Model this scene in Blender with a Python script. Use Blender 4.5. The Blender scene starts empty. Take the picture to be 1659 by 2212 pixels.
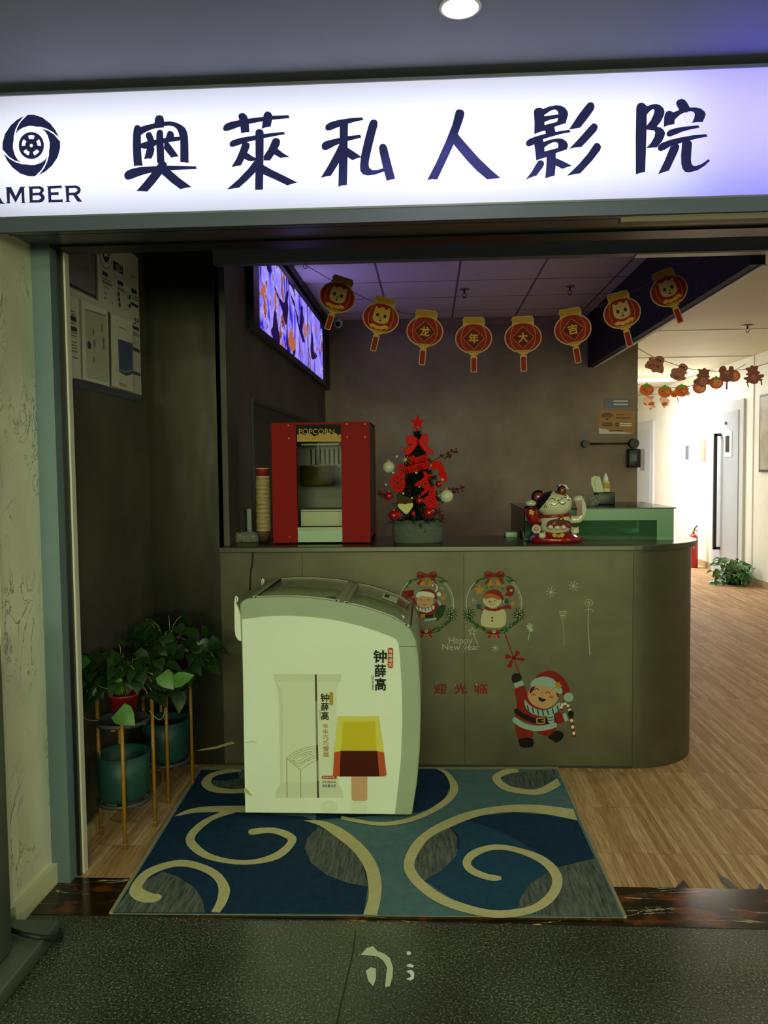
import bpy, bmesh, math, random
from mathutils import Vector, Matrix, Euler
random.seed(7)
SC = bpy.context.scene
COL = SC.collection
PI = math.pi
# ------------------------------------------------------------------ camera
FPX = 1741.6
YAW, PITCH, ROLL = math.radians(3.212), math.radians(3.116), math.radians(0.651)
EYE = Vector((0, 0, 1.5))
_f = Vector((-math.sin(YAW) * math.cos(PITCH), math.cos(YAW) * math.cos(PITCH), -math.sin(PITCH)))
_r = Vector((math.cos(YAW), math.sin(YAW), 0))
_u = _r.cross(_f)
CR = _r * math.cos(ROLL) - _u * math.sin(ROLL)
CU = _r * math.sin(ROLL) + _u * math.cos(ROLL)
cam = bpy.data.cameras.new('camera')
cam.sensor_fit = 'HORIZONTAL'
cam.sensor_width = 36.0
cam.lens = 36.0 * FPX / 1659.0
cam.clip_end = 100
camo = bpy.data.objects.new('camera', cam)
COL.objects.link(camo)
camo.matrix_world = Matrix(((CR.x, CU.x, -_f.x, EYE.x), (CR.y, CU.y, -_f.y, EYE.y), (CR.z, CU.z, -_f.z, EYE.z), (0, 0, 0, 1)))
SC.camera = camo
# ------------------------------------------------------------------ view, world, lights
SC.view_settings.view_transform = 'Standard'
SC.view_settings.look = 'None'
SC.view_settings.gamma = 1.0
SC.view_settings.use_curve_mapping = False
SC.view_settings.exposure = 0.0
W = bpy.data.worlds.new('world')
SC.world = W
W.use_nodes = True
W.node_tree.nodes['Background'].inputs[0].default_value = (0.62, 0.72, 0.45, 1)
W.node_tree.nodes['Background'].inputs[1].default_value = 0.045


def area(name, loc, size, power, color, target=None, rot=None, spread=None):
    l = bpy.data.lights.new(name, 'AREA')
    l.shape = 'RECTANGLE'
    l.size, l.size_y = size
    l.energy = power
    l.color = color
    if spread:
        l.spread = math.radians(spread)
    o = bpy.data.objects.new(name, l)
    COL.objects.link(o)
    o.location = loc
    if target is not None:
        o.rotation_euler = (Vector(target) - Vector(loc)).to_track_quat('-Z', 'Y').to_euler()
    elif rot:
        o.rotation_euler = rot
    return o


# mall ceiling light behind the camera (greenish fluorescent panel), then two added fills
area('mall_panel_light', (-0.9, -0.6, 2.66), (2.6, 0.6), 80, (0.88, 1.0, 0.60), rot=(0, 0, 0))
area('mall_front_fill', (1.0, -6.0, 1.9), (6.0, 1.2), 330, (0.88, 1.0, 0.56), target=(0, 4, 1.0))  # unseen fill added low across the mall, lifts lanterns, header and back wall
area('mall_side_fill', (3.4, 1.2, 2.66), (1.6, 0.5), 48, (0.92, 1.0, 0.66), rot=(0, 0, 0))  # fill added off to the right to brighten the curved counter end
# tubes inside the light box: cool white along it, a violet one at the right end
area('sign_tube_light', (-0.72, 2.63, 2.48), (3.0, 0.30), 6.6, (0.78, 0.79, 1.0), rot=(-PI / 2, 0, 0))
area('sign_violet_tube_light', (1.2, 2.63, 2.52), (0.9, 0.30), 4.0, (0.16, 0.12, 1.0), rot=(-PI / 2, 0, 0))
# corridor ceiling lights and an added fill at the entry
area('corridor_tube_light', (3.0, 12.3, 2.74), (1.6, 0.25), 135, (0.98, 1.0, 0.95), rot=(0, 0, 0))
area('corridor_near_light', (2.9, 8.6, 2.78), (0.6, 0.3), 9, (1.0, 0.95, 0.82), rot=(0, 0, 0))
area('corridor_entry_fill', (2.9, 5.2, 2.81), (0.5, 0.5), 13, (1.0, 0.90, 0.70), rot=(0, 0, 0))  # added warm fill without a fixture, brightens the wood floor

# ------------------------------------------------------------------ helpers


def at(px, py, X=None, Y=None, Z=None):
    d = _f * 1.0 + CR * ((px - 829.5) / FPX) - CU * ((py - 1106) / FPX)
    if X is not None:
        t = X / d.x
    elif Y is not None:
        t = Y / d.y
    else:
        t = (Z - EYE.z) / d.z
    return EYE + d * t


def lin(c):
    if isinstance(c, str):
        c = [int(c[i:i + 2], 16) / 255 for i in (0, 2, 4)]
    return tuple((v / 12.92 if v <= 0.04045 else ((v + 0.055) / 1.055) ** 2.4) for v in c)


MATS = {}


def mat(name, col='808080', rough=0.6, metal=0.0, var=0.0, scale=20.0, stretch=None, bump=0.0, emit=0.0, alpha=None, spec=None, trans=0.0, col2=None, coat=0.0):
    """plain or noise-mottled surface"""
    if name in MATS:
        return MATS[name]
    m = bpy.data.materials.new(name)
    m.use_nodes = True
    nt = m.node_tree
    b = nt.nodes['Principled BSDF']
    c = lin(col)
    b.inputs['Base Color'].default_value = (*c, 1)
    b.inputs['Roughness'].default_value = rough
    b.inputs['Metallic'].default_value = metal
    if spec is None and name[:3] in ('lan', 'st_', 'pr_', 'car', 'xma', 'fel'):
        spec = 0.12
    if spec is not None:
        b.inputs['Specular IOR Level'].default_value = spec
    if coat:
        b.inputs['Coat Weight'].default_value = coat
        b.inputs['Coat Roughness'].default_value = 0.08
    if trans:
        b.inputs['Transmission Weight'].default_value = trans
    if alpha is not None:
        b.inputs['Alpha'].default_value = alpha
    if emit:
        b.inputs['Emission Color'].default_value = (*c, 1)
        b.inputs['Emission Strength'].default_value = emit
    if var or bump or col2:
        g = nt.nodes.new('ShaderNodeNewGeometry')
        mp = nt.nodes.new('ShaderNodeMapping')
        mp.inputs['Scale'].default_value = stretch or (1, 1, 1)
        n = nt.nodes.new('ShaderNodeTexNoise')
        n.inputs['Scale'].default_value = scale
        n.inputs['Detail'].default_value = 6
        n.inputs['Roughness'].default_value = 0.6
        nt.links.new(g.outputs['Position'], mp.inputs[0])
        nt.links.new(mp.outputs[0], n.inputs['Vector'])
        if var or col2:
            r = nt.nodes.new('ShaderNodeValToRGB')
            c2 = lin(col2) if col2 else tuple(min(1, v * (1 + var)) for v in c)
            c1 = c if col2 else tuple(v * (1 - var) for v in c)
            r.color_ramp.elements[0].position = 0.32
            r.color_ramp.elements[1].position = 0.68
            r.color_ramp.elements[0].color = (*c1, 1)
            r.color_ramp.elements[1].color = (*c2, 1)
            nt.links.new(n.outputs['Fac'], r.inputs[0])
            nt.links.new(r.outputs[0], b.inputs['Base Color'])
        if bump:
            bp = nt.nodes.new('ShaderNodeBump')
            bp.inputs['Strength'].default_value = bump
            bp.inputs['Distance'].default_value = 0.01
            nt.links.new(n.outputs['Fac'], bp.inputs['Height'])
            nt.links.new(bp.outputs[0], b.inputs['Normal'])
    MATS[name] = m
    return m


class NB:
    """tiny node-graph builder"""

    def __init__(s, name):
        s.m = bpy.data.materials.new(name)
        s.m.use_nodes = True
        s.nt = s.m.node_tree
        s.b = s.nt.nodes['Principled BSDF']
        MATS[name] = s.m

    def n(s, t, **kw):
        x = s.nt.nodes.new('ShaderNode' + t)
        for k, v in kw.items():
            if k in x.inputs:
                x.inputs[k].default_value = v
            else:
                setattr(x, k, v)
        return x

    def l(s, a, b):
        s.nt.links.new(a, b)

    def pos(s, scale=(1, 1, 1), rot=(0, 0, 0)):
        g = s.n('NewGeometry')
        mp = s.n('Mapping')
        mp.inputs['Scale'].default_value = scale
        mp.inputs['Rotation'].default_value = rot
        s.l(g.outputs['Position'], mp.inputs[0])
        return mp.outputs[0]

    def ramp(s, src, stops, interp='LINEAR'):
        r = s.n('ValToRGB')
        cr = r.color_ramp
        cr.interpolation = interp
        while len(cr.elements) < len(stops):
            cr.elements.new(0.5)
        for e, (p, c) in zip(cr.elements, stops):
            e.position = p
            e.color = (*lin(c), 1)
        s.l(src, r.inputs[0])
        return r.outputs[0]

    def mix(s, fac, a, b, mode='MIX'):
        x = s.n('Mix', data_type='RGBA', blend_type=mode)
        for sock, v in ((x.inputs[0], fac), (x.inputs[6], a), (x.inputs[7], b)):
            if hasattr(v, 'is_output'):
                s.l(v, sock)
            elif isinstance(v, (int, float)):
                sock.default_value = v
            else:
                sock.default_value = (*lin(v), 1)
        return x.outputs[2]

    def noise(s, vec, scale, detail=5, rough=0.55, dist=0.0):
        x = s.n('TexNoise')
        x.inputs['Scale'].default_value = scale
        x.inputs['Detail'].default_value = detail
        x.inputs['Roughness'].default_value = rough
        x.inputs['Distortion'].default_value = dist
        s.l(vec, x.inputs['Vector'])
        return x.outputs['Fac']


class MB:
    """collects shapes, then links them as ONE mesh object"""

    def __init__(s, M=None):
        s.bm = bmesh.new()
        s.mats = []
        s.mi = 0
        s.M = M or Matrix()
        s.smooth = False

    def use(s, m):
        if isinstance(m, str):
            m = MATS[m]
        if m not in s.mats:
            s.mats.append(m)
        s.mi = s.mats.index(m)
        return s

    def v(s, p):
        return s.bm.verts.new(s.M @ Vector(p))

    def face(s, vs, smooth=None):
        try:
            f = s.bm.faces.new(vs)
        except ValueError:
            return None
        f.material_index = s.mi
        f.smooth = s.smooth if smooth is None else smooth
        return f

    def box(s, a, b):
        x0, y0, z0 = a
        x1, y1, z1 = b
        c = [s.v((x, y, z)) for z in (z0, z1) for y in (y0, y1) for x in (x0, x1)]
        for q in ((0, 2, 3, 1), (4, 5, 7, 6), (0, 1, 5, 4), (2, 6, 7, 3), (0, 4, 6, 2), (1, 3, 7, 5)):
            s.face([c[i] for i in q], False)
        return s

    def rbox(s, a, b, r, seg=2):
        """box with rounded edges"""
        t = bmesh.new()
        x0, y0, z0 = a
        x1, y1, z1 = b
        c = [t.verts.new((x, y, z)) for z in (z0, z1) for y in (y0, y1) for x in (x0, x1)]
        for q in ((0, 2, 3, 1), (4, 5, 7, 6), (0, 1, 5, 4), (2, 6, 7, 3), (0, 4, 6, 2), (1, 3, 7, 5)):
            t.faces.new([c[i] for i in q])
        bmesh.ops.bevel(t, geom=t.edges[:], offset=r, segments=seg, profile=0.5, affect='EDGES')
        mp = {v: s.v(v.co) for v in t.verts}
        for f in t.faces:
            s.face([mp[v] for v in f.verts], True)
        t.free()
        return s

    def ring(s, c, ax, r, n, ph=0.0):
        ax = Vector(ax).normalized()
        u = ax.orthogonal().normalized()
        w = ax.cross(u)
        return [s.v(Vector(c) + u * (r * math.cos(ph + 2 * PI * i / n)) + w * (r * math.sin(ph + 2 * PI * i / n))) for i in range(n)]

    def bridge(s, a, b, smooth=True):
        n = len(a)
        for i in range(n):
            s.face([a[i], a[(i + 1) % n], b[(i + 1) % n], b[i]], smooth)

    def cyl(s, p0, p1, r0, r1=None, n=16, caps=True):
        r1 = r0 if r1 is None else r1
        ax = Vector(p1) - Vector(p0)
        a = s.ring(p0, ax, r0, n)
        b = s.ring(p1, ax, r1, n)
        s.bridge(a, b)
        if caps:
            s.face(a[::-1], False)
            s.face(b, False)
        return s

    def lathe(s, prof, c=(0, 0, 0), n=24, cap=True, sx=1.0, sy=1.0):
        prev = None
        for r, z in prof:
            ring = [s.v((c[0] + sx * r * math.cos(2 * PI * i / n), c[1] + sy * r * math.sin(2 * PI * i / n), c[2] + z)) for i in range(n)]
            if prev:
                s.bridge(prev, ring)
            elif cap:
                s.face(ring[::-1], False)
            prev = ring
        if cap:
            s.face(prev, False)
        return s

    def ball(s, c, r, n=14, m=9, sc=(1, 1, 1), rot=None):
        c = Vector(c)
        R = rot or Matrix.Identity(3)
        top = s.v(c + R @ Vector((0, 0, r * sc[2])))
        bot = s.v(c + R @ Vector((0, 0, -r * sc[2])))
        rings = []
        for j in range(1, m):
            th = PI * j / m
            rings.append([s.v(c + R @ Vector((sc[0] * r * math.sin(th) * math.cos(2 * PI * i / n), sc[1] * r * math.sin(th) * math.sin(2 * PI * i / n), sc[2] * r * math.cos(th)))) for i in range(n)])
        for i in range(n):
            s.face([top, rings[0][i], rings[0][(i + 1) % n]], True)
            s.face([bot, rings[-1][(i + 1) % n], rings[-1][i]], True)
        for a, b in zip(rings, rings[1:]):
            for i in range(n):
                s.face([a[i], b[i], b[(i + 1) % n], a[(i + 1) % n]], True)
        return s

    def tube(s, pts, r, n=8, closed=False, r1=None):
        pts = [Vector(p) for p in pts]
        rings = []
        N = len(pts)
        nrm = None
        for i, p in enumerate(pts):
            if closed:
                t = pts[(i + 1) % N] - pts[i - 1]
            else:
                t = pts[min(i + 1, N - 1)] - pts[max(i - 1, 0)]
            t.normalize()
            if nrm is None:
                nrm = t.orthogonal().normalized()
            nrm = (nrm - t * nrm.dot(t)).normalized()
            w = t.cross(nrm)
            rr = r if r1 is None else r + (r1 - r) * i / max(1, N - 1)
            rings.append([s.v(p + nrm * (rr * math.cos(2 * PI * k / n)) + w * (rr * math.sin(2 * PI * k / n))) for k in range(n)])
        for a, b in zip(rings, rings[1:]):
            s.bridge(a, b)
        if closed:
            s.bridge(rings[-1], rings[0])
        else:
            s.face(rings[0][::-1], False)
            s.face(rings[-1], False)
        return s

    def poly(s, pts, n, off=0.0, th=0.001):
        """flat shape lifted off its surface along n"""
        n = Vector(n)
        top = [s.v(Vector(p) + n * (off + th)) for p in pts]
        s.face(top, False)
        if th > 0.0004:
            bot = [s.v(Vector(p) + n * off) for p in pts]
            k = len(pts)
            for i in range(k):
                s.face([top[i], top[(i + 1) % k], bot[(i + 1) % k], bot[i]], False)
        return s

    def slab(s, pts, n, th):
        n = Vector(n)
        a = [s.v(Vector(p)) for p in pts]
        b = [s.v(Vector(p) + n * th) for p in pts]
        k = len(pts)
        s.face(a[::-1], False)
        s.face(b, False)
        for i in range(k):
            s.face([a[i], a[(i + 1) % k], b[(i + 1) % k], b[i]], False)
        return s

    def build(s, name, m=None, parent=None, world=False, smooth=None, bevel=0.0, fix=True):
        if fix:
            bmesh.ops.recalc_face_normals(s.bm, faces=s.bm.faces[:])
        me = bpy.data.meshes.new(name)
        inv = None
        if parent is not None and world:
            inv = WM[parent.name].inverted()
            s.bm.transform(inv)
        org = Vector((0, 0, 0))
        if parent is None and len(s.bm.verts):
            xs = [v.co for v in s.bm.verts]
            org = Vector(((min(p.x for p in xs) + max(p.x for p in xs)) / 2, (min(p.y for p in xs) + max(p.y for p in xs)) / 2, min(p.z for p in xs)))
            s.bm.transform(Matrix.Translation(-org))
        s.bm.to_mesh(me)
        s.bm.free()
        if m is not None and not s.mats:
            s.mats = [MATS[m] if isinstance(m, str) else m]
        for k in s.mats:
            me.materials.append(k)
        o = bpy.data.objects.new(name, me)
        COL.objects.link(o)
        o.location = org
        base = WM[parent.name] if parent is not None else Matrix()
        if parent is not None:
            o.parent = parent
        WM[o.name] = base @ Matrix.Translation(org)
        if bevel:
            bv = o.modifiers.new('bevel', 'BEVEL')
            bv.width = bevel
            bv.segments = 2
            bv.limit_method = 'ANGLE'
        return o


WM = {}


def tag(o, label, cat, group=None, kind=None):
    o['label'] = label
    o['category'] = cat
    if group:
        o['group'] = group
    if kind:
        o['kind'] = kind
    return o


def thing(name, label, cat, loc=(0, 0, 0), rot=(0, 0, 0), group=None):
    o = bpy.data.objects.new(name, None)
    o.empty_display_size = 0.05
    COL.objects.link(o)
    o.location = loc
    o.rotation_euler = rot
    WM[o.name] = Matrix.LocRotScale(Vector(loc), Euler(rot), None)
    return tag(o, label, cat, group)


def struct(name, mb, m=None, parent=None, world=True):
    o = mb.build(name, m, parent, world=world)
    if parent is None:
        o['kind'] = 'structure'
    return o


def dup(root, loc, label, rot=None, group=None):
    r = root.copy()
    COL.objects.link(r)
    r.location = loc
    if rot is not None:
        r.rotation_euler = rot
    r['label'] = label
    if group:
        r['group'] = group
    WM[r.name] = Matrix.LocRotScale(Vector(loc), r.rotation_euler, None)
    for ch in list(root.children):
        c = ch.copy()
        COL.objects.link(c)
        c.parent = r
        for g in ch.children:
            d = g.copy()
            COL.objects.link(d)
            d.parent = c
    return r


TXT = {}


def text2d(body, bold=0.0):
    """(verts, faces) of a line of writing, normalised to its own box 0..1"""
    k = (body, bold)
    if k in TXT:
        return TXT[k]
    c = bpy.data.curves.new('lettering', 'FONT')
    c.body = body
    c.resolution_u = 4
    c.fill_mode = 'FRONT'
    o = bpy.data.objects.new('lettering', c)
    COL.objects.link(o)
    bpy.context.view_layer.update()
    me = o.to_mesh()
    vs = [(v.co.x, v.co.y) for v in me.vertices]
    fs = [tuple(p.vertices) for p in me.polygons]
    o.to_mesh_clear()
    bpy.data.objects.remove(o)
    bpy.data.curves.remove(c)
    if not vs:
        return ([], [], 1)
    x0, x1 = min(v[0] for v in vs), max(v[0] for v in vs)
    y0, y1 = min(v[1] for v in vs), max(v[1] for v in vs)
    vs = [((x - x0) / max(1e-6, x1 - x0), (y - y0) / max(1e-6, y1 - y0)) for x, y in vs]
    TXT[k] = (vs, fs, (x1 - x0) / max(1e-6, y1 - y0))
    return TXT[k]


def write(mb, body, p00, p10, p01, n, off=0.0015, bold=0.0):
    """writing filling the parallelogram p00 (bottom left), p10 (bottom right), p01 (top left)"""
    vs, fs, _ = text2d(body)
    p00, n = Vector(p00), Vector(n)
    U, V = Vector(p10) - p00, Vector(p01) - p00
    for k, (ox, oy) in enumerate(((0, 0),) if not bold else ((-bold, 0), (bold, 0), (0, bold), (0, -bold))):
        q = [mb.v(p00 + U * (x + ox) + V * (y + oy) + n * (off + k * 2e-5)) for x, y in vs]
        for f in fs:
            mb.face([q[i] for i in f], False)


def stroke2(pts, w, w1=None, cap=4):
    """outline of a 2-D brush line with round ends"""
    pts = [Vector(p).to_2d() if not isinstance(p, Vector) else p.to_2d() for p in [(*p, 0) for p in pts]]
    L, R = [], []
    n = len(pts)
    for i, p in enumerate(pts):
        t = (pts[min(i + 1, n - 1)] - pts[max(i - 1, 0)]).normalized()
        nn = Vector((-t.y, t.x))
        ww = (w if w1 is None else w + (w1 - w) * i / (n - 1)) / 2
        L.append(p + nn * ww)
        R.append(p - nn * ww)

    def arc(c, a, b):
        v = a - c
        out = []
        for k in range(1, cap):
            an = -PI * k / cap
            out.append(c + Vector((v.x * math.cos(an) - v.y * math.sin(an), v.x * math.sin(an) + v.y * math.cos(an))))
        return out
    o = L + arc(pts[-1], L[-1], R[-1]) + R[::-1] + arc(pts[0], R[0], L[0])
    return [(p.x, p.y) for p in o]


def smooth2(pts, k=4, closed=False):
    """Catmull-Rom through 2-D points"""
    n = len(pts)
    out = []
    rng = range(n) if closed else range(n - 1)
    for i in rng:
        p0 = pts[(i - 1) % n] if closed or i > 0 else pts[0]
        p1 = pts[i]
        p2 = pts[(i + 1) % n]
        p3 = pts[(i + 2) % n] if closed or i < n - 2 else pts[-1]
        for j in range(k):
            t = j / k
            out.append(tuple(0.5 * ((2 * b) + (-a + c) * t + (2 * a - 5 * b + 4 * c - d) * t * t + (-a + 3 * b - 3 * c + d) * t ** 3) for a, b, c, d in zip(p0, p1, p2, p3)))
    if not closed:
        out.append(tuple(pts[-1]))
    return out


def ell(cx, cy, rx, ry, n=20, a0=0.0):
    return [(cx + rx * math.cos(2 * PI * i / n + a0), cy + ry * math.sin(2 * PI * i / n + a0)) for i in range(n)]


def star2(cx, cy, r, r2=None, n=5, rot=0.0):
    r2 = r2 or r * 0.42
    return [(cx + (r if i % 2 == 0 else r2) * math.sin(PI * i / n + rot), cy - (r if i % 2 == 0 else r2) * math.cos(PI * i / n + rot)) for i in range(2 * n)]


def rrect(x0, y0, x1, y1, r, k=3):
    o = []
    for cx, cy, a in ((x1 - r, y0 + r, -90), (x1 - r, y1 - r, 0), (x0 + r, y1 - r, 90), (x0 + r, y0 + r, 180)):
        for i in range(k + 1):
            an = math.radians(a + 90 * i / k)
            o.append((cx + r * math.cos(an), cy + r * math.sin(an)))
    return o


class Decal:
    """prints traced shapes on a plane of the place: px -> world"""

    def __init__(s, mb, fn, n, step=0.00012):
        s.mb, s.fn, s.n, s.k, s.step = mb, fn, Vector(n), 0, step

    def p(s, m, pts, th=0.0):
        s.k += 1
        s.mb.use(m)
        s.mb.poly([s.fn(*q) for q in pts], s.n, s.k * s.step, th)
        return s

    def st(s, m, pts, w, w1=None, sm=False):
        if sm:
            pts = smooth2(pts)
        return s.p(m, stroke2(pts, w, w1))

    def wr(s, m, body, x0, y0, x1, y1, bold=0.0, rot=0):
        s.k += 1
        s.mb.use(m)
        if rot:   # reads downwards
            write(s.mb, body, s.fn(x0, y0), s.fn(x0, y1), s.fn(x1, y0), s.n, s.k * s.step, bold)
        else:
            write(s.mb, body, s.fn(x0, y1), s.fn(x1, y1), s.fn(x0, y0), s.n, s.k * s.step, bold)
        return s


def leaf(mb, p, d, up, L, w, fold=0.25, droop=0.3):
    """one heart-shaped leaf from its stalk point along d"""
    d = Vector(d).normalized()
    sd = d.cross(Vector(up)).normalized()
    nn = sd.cross(d).normalized()
    prof = [(0, 0), (0.12, 0.42), (0.35, 0.5), (0.65, 0.34), (1, 0)]
    mid = [mb.v(Vector(p) + d * (L * t) - nn * (droop * L * t * t)) for t, _ in prof]
    for sg in (1, -1):
        e = [mb.v(Vector(p) + d * (L * (t - (0.1 if i == 1 else 0))) + sd * (sg * w * ww) + nn * (fold * w * ww) - nn * (droop * L * t * t)) for i, (t, ww) in enumerate(prof[1:-1], 1)]
        mb.face([mid[0], e[0], mid[1]], True)
        mb.face([mid[1], e[0], e[1], mid[2]], True)
        mb.face([mid[2], e[1], e[2], mid[3]], True)
        mb.face([mid[3], e[2], mid[4]], True)
# ------------------------------------------------------------------ materials of the setting
b = NB('terrazzo')
p = b.pos()
fine = b.noise(p, 130, 3, 0.75)
v = b.n('TexVoronoi')
v.inputs['Scale'].default_value = 150
b.l(p, v.inputs['Vector'])
c = b.ramp(fine, [(0.34, '0c0f0a'), (0.47, '343a2e'), (0.56, '5a6050'), (0.68, 'c4c8ae')])
c2 = b.ramp(v.outputs['Distance'], [(0.0, 'b0b498'), (0.12, '5c6254'), (0.5, '383d33')])
c = b.mix(0.35, c, c2)
big = b.ramp(b.noise(p, 2.6, 3), [(0.3, 'b8b8b8'), (0.75, 'ffffff')])
c = b.mix(1.0, c, big, 'MULTIPLY')
b.l(c, b.b.inputs['Base Color'])
rr = b.n('MapRange')
rr.inputs[3].default_value, rr.inputs[4].default_value = 0.16, 0.42
b.l(b.noise(p, 5, 4), rr.inputs[0])
b.l(rr.outputs[0], b.b.inputs['Roughness'])

b = NB('dark_marble')
p = b.pos((1, 5.0, 1))
n1 = b.noise(p, 1.9, 5, 0.6, 0.6)
base = b.ramp(b.noise(b.pos((1, 2, 1)), 5, 4, 0.6), [(0.35, '120e09'), (0.53, '2a1a0c'), (0.62, '6b3416'), (0.75, '33200e')])
vein = b.ramp(n1, [(0.490, '000000'), (0.4985, 'ffffff'), (0.5015, 'ffffff'), (0.51, '000000')])
vm = b.ramp(b.noise(p, 3.1, 3), [(0.5, '000000'), (0.62, 'ffffff')])
f = b.mix(1.0, vein, vm, 'MULTIPLY')
b.l(b.mix(f, base, 'd8c9a0'), b.b.inputs['Base Color'])
b.b.inputs['Roughness'].default_value = 0.18

b = NB('white_marble')
p = b.pos((1, 1, 0.6))
vein = b.ramp(b.noise(p, 8.5, 7, 0.62, 1.4), [(0.478, 'e6e3c8'), (0.499, '3e3e32'), (0.520, 'e6e3c8')])
vm = b.ramp(b.noise(p, 3.6, 2), [(0.46, '000000'), (0.58, 'ffffff')])
cl = b.ramp(b.noise(p, 3, 5), [(0.35, 'd0ceb2'), (0.65, 'e8e6ca')])
b.l(b.mix(vm, cl, vein), b.b.inputs['Base Color'])
b.b.inputs['Roughness'].default_value = 0.3

b = NB('strip_wood')
p = b.pos((1, 1, 1), (0, 0, PI / 2))
br = b.n('TexBrick')
br.offset = 0.37
br.offset_frequency = 1
br.inputs['Scale'].default_value = 1.0
br.inputs['Brick Width'].default_value = 0.42
br.inputs['Row Height'].default_value = 0.022
br.inputs['Mortar Size'].default_value = 0.0006
br.inputs['Mortar Smooth'].default_value = 0.2
br.inputs['Bias'].default_value = 0.0
br.inputs['Color1'].default_value = (*lin('b28a62'), 1)
br.inputs['Color2'].default_value = (*lin('dcb690'), 1)
br.inputs['Mortar'].default_value = (*lin('8e6844'), 1)
b.l(p, br.inputs['Vector'])
gr = b.ramp(b.noise(b.pos((60, 3, 1)), 3, 4), [(0.3, 'c8c0b4'), (0.7, 'ffffff')])
b.l(b.mix(1.0, br.outputs['Color'], gr, 'MULTIPLY'), b.b.inputs['Base Color'])
b.b.inputs['Roughness'].default_value = 0.6
b.b.inputs['Specular IOR Level'].default_value = 0.12

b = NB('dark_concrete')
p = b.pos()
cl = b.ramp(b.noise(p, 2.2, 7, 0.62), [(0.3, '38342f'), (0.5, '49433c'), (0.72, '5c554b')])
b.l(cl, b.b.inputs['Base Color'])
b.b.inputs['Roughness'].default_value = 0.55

b = NB('brushed_metal')
p = b.pos((1, 1, 1))
cl = b.ramp(b.noise(p, 3.5, 5, 0.6), [(0.3, '4a4639'), (0.7, '5d5843')])
b.l(cl, b.b.inputs['Base Color'])
b.b.inputs['Metallic'].default_value = 0.55
b.b.inputs['Roughness'].default_value = 0.45
bp = b.n('Bump')
bp.inputs['Strength'].default_value = 0.06
b.l(b.noise(b.pos((3, 3, 160)), 4, 3), bp.inputs['Height'])
b.l(bp.outputs[0], b.b.inputs['Normal'])

b = NB('dark_panel_metal')
cl = b.ramp(b.noise(b.pos((1, 1, 0.5)), 3.0, 5, 0.6), [(0.3, '35332c'), (0.7, '4a473d')])
b.l(cl, b.b.inputs['Base Color'])
b.b.inputs['Metallic'].default_value = 0.8
b.b.inputs['Roughness'].default_value = 0.33
bp = b.n('Bump')
bp.inputs['Strength'].default_value = 0.25
bp.inputs['Distance'].default_value = 0.02
b.l(b.noise(b.pos((2.2, 2.2, 0.7)), 2.0, 2), bp.inputs['Height'])
b.l(bp.outputs[0], b.b.inputs['Normal'])

b = NB('ceiling_tile')
p = b.pos()
sx = b.n('SeparateXYZ')
b.l(p, sx.inputs[0])


def grid(sock, off, pitch=0.61, half=0.017):
    a = b.n('Math', operation='SUBTRACT')
    b.l(sock, a.inputs[0])
    a.inputs[1].default_value = off - 100 * pitch
    m = b.n('Math', operation='MODULO')
    b.l(a.outputs[0], m.inputs[0])
    m.inputs[1].default_value = pitch
    d = b.n('Math', operation='SUBTRACT')
    b.l(m.outputs[0], d.inputs[0])
    d.inputs[1].default_value = pitch / 2
    ab = b.n('Math', operation='ABSOLUTE')
    b.l(d.outputs[0], ab.inputs[0])
    g = b.n('Math', operation='GREATER_THAN')
    b.l(ab.outputs[0], g.inputs[0])
    g.inputs[1].default_value = pitch / 2 - half / 2
    return g.outputs[0]


mx = b.n('Math', operation='MAXIMUM')
b.l(grid(sx.outputs[0], -0.372), mx.inputs[0])
b.l(grid(sx.outputs[1], 6.43), mx.inputs[1])
b.l(b.mix(mx.outputs[0], 'cfc8c6', '6a656a'), b.b.inputs['Base Color'])
b.b.inputs['Roughness'].default_value = 0.8

mat('mall_ceiling_paint', '9090a2', 0.75, var=0.03, scale=6)
mat('corridor_paint', 'ecebe2', 0.55, var=0.02, scale=4)
mat('corridor_ceiling_paint', 'd3ccb2', 0.6, var=0.03, scale=3)
mat('beam_paint', '131116', 0.7, var=0.06, scale=4)
mat('fascia_steel', '50556a', 0.5, metal=0.2)
mat('header_panel', '787b90', 0.5, metal=0.2, var=0.08, scale=5)
mat('sign_steel', '7c7d84', 0.35, metal=0.7)
mat('door_frame_metal', '6c7f86', 0.5, metal=0.25, var=0.04, scale=10)
mat('black_trim', '0c0c0c', 0.4)
mat('pale_strip', 'd2cdbf', 0.4)
mat('cream_trim', 'd9d5b0', 0.45)
mat('beige_baseboard', 'b09a78', 0.5)
mat('white_door', 'c4c7cd', 0.35)
mat('black_metal', '151516', 0.35, metal=0.3)
mat('white_paint', 'e8e8e4', 0.5)
mat('shutter_rail', '6e6350', 0.5)

# ------------------------------------------------------------------ the setting
CY = 3.98        # counter front
HY = 8.0         # back wall
XL = -1.02       # inner left wall
struct('floor_mall', MB().box((-4, -4, -0.05), (4.5, 2.588, 0)), 'terrazzo')
struct('floor_shop', MB().box((-1.6, 2.836, -0.05), (4.3, 17, 0)), 'strip_wood')
mb = MB().use('dark_marble')
mb.box((-1.42, 2.588, -0.05), (4.3, 2.836, 0.0015))
struct('trim_1', mb)          # marble threshold
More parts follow.
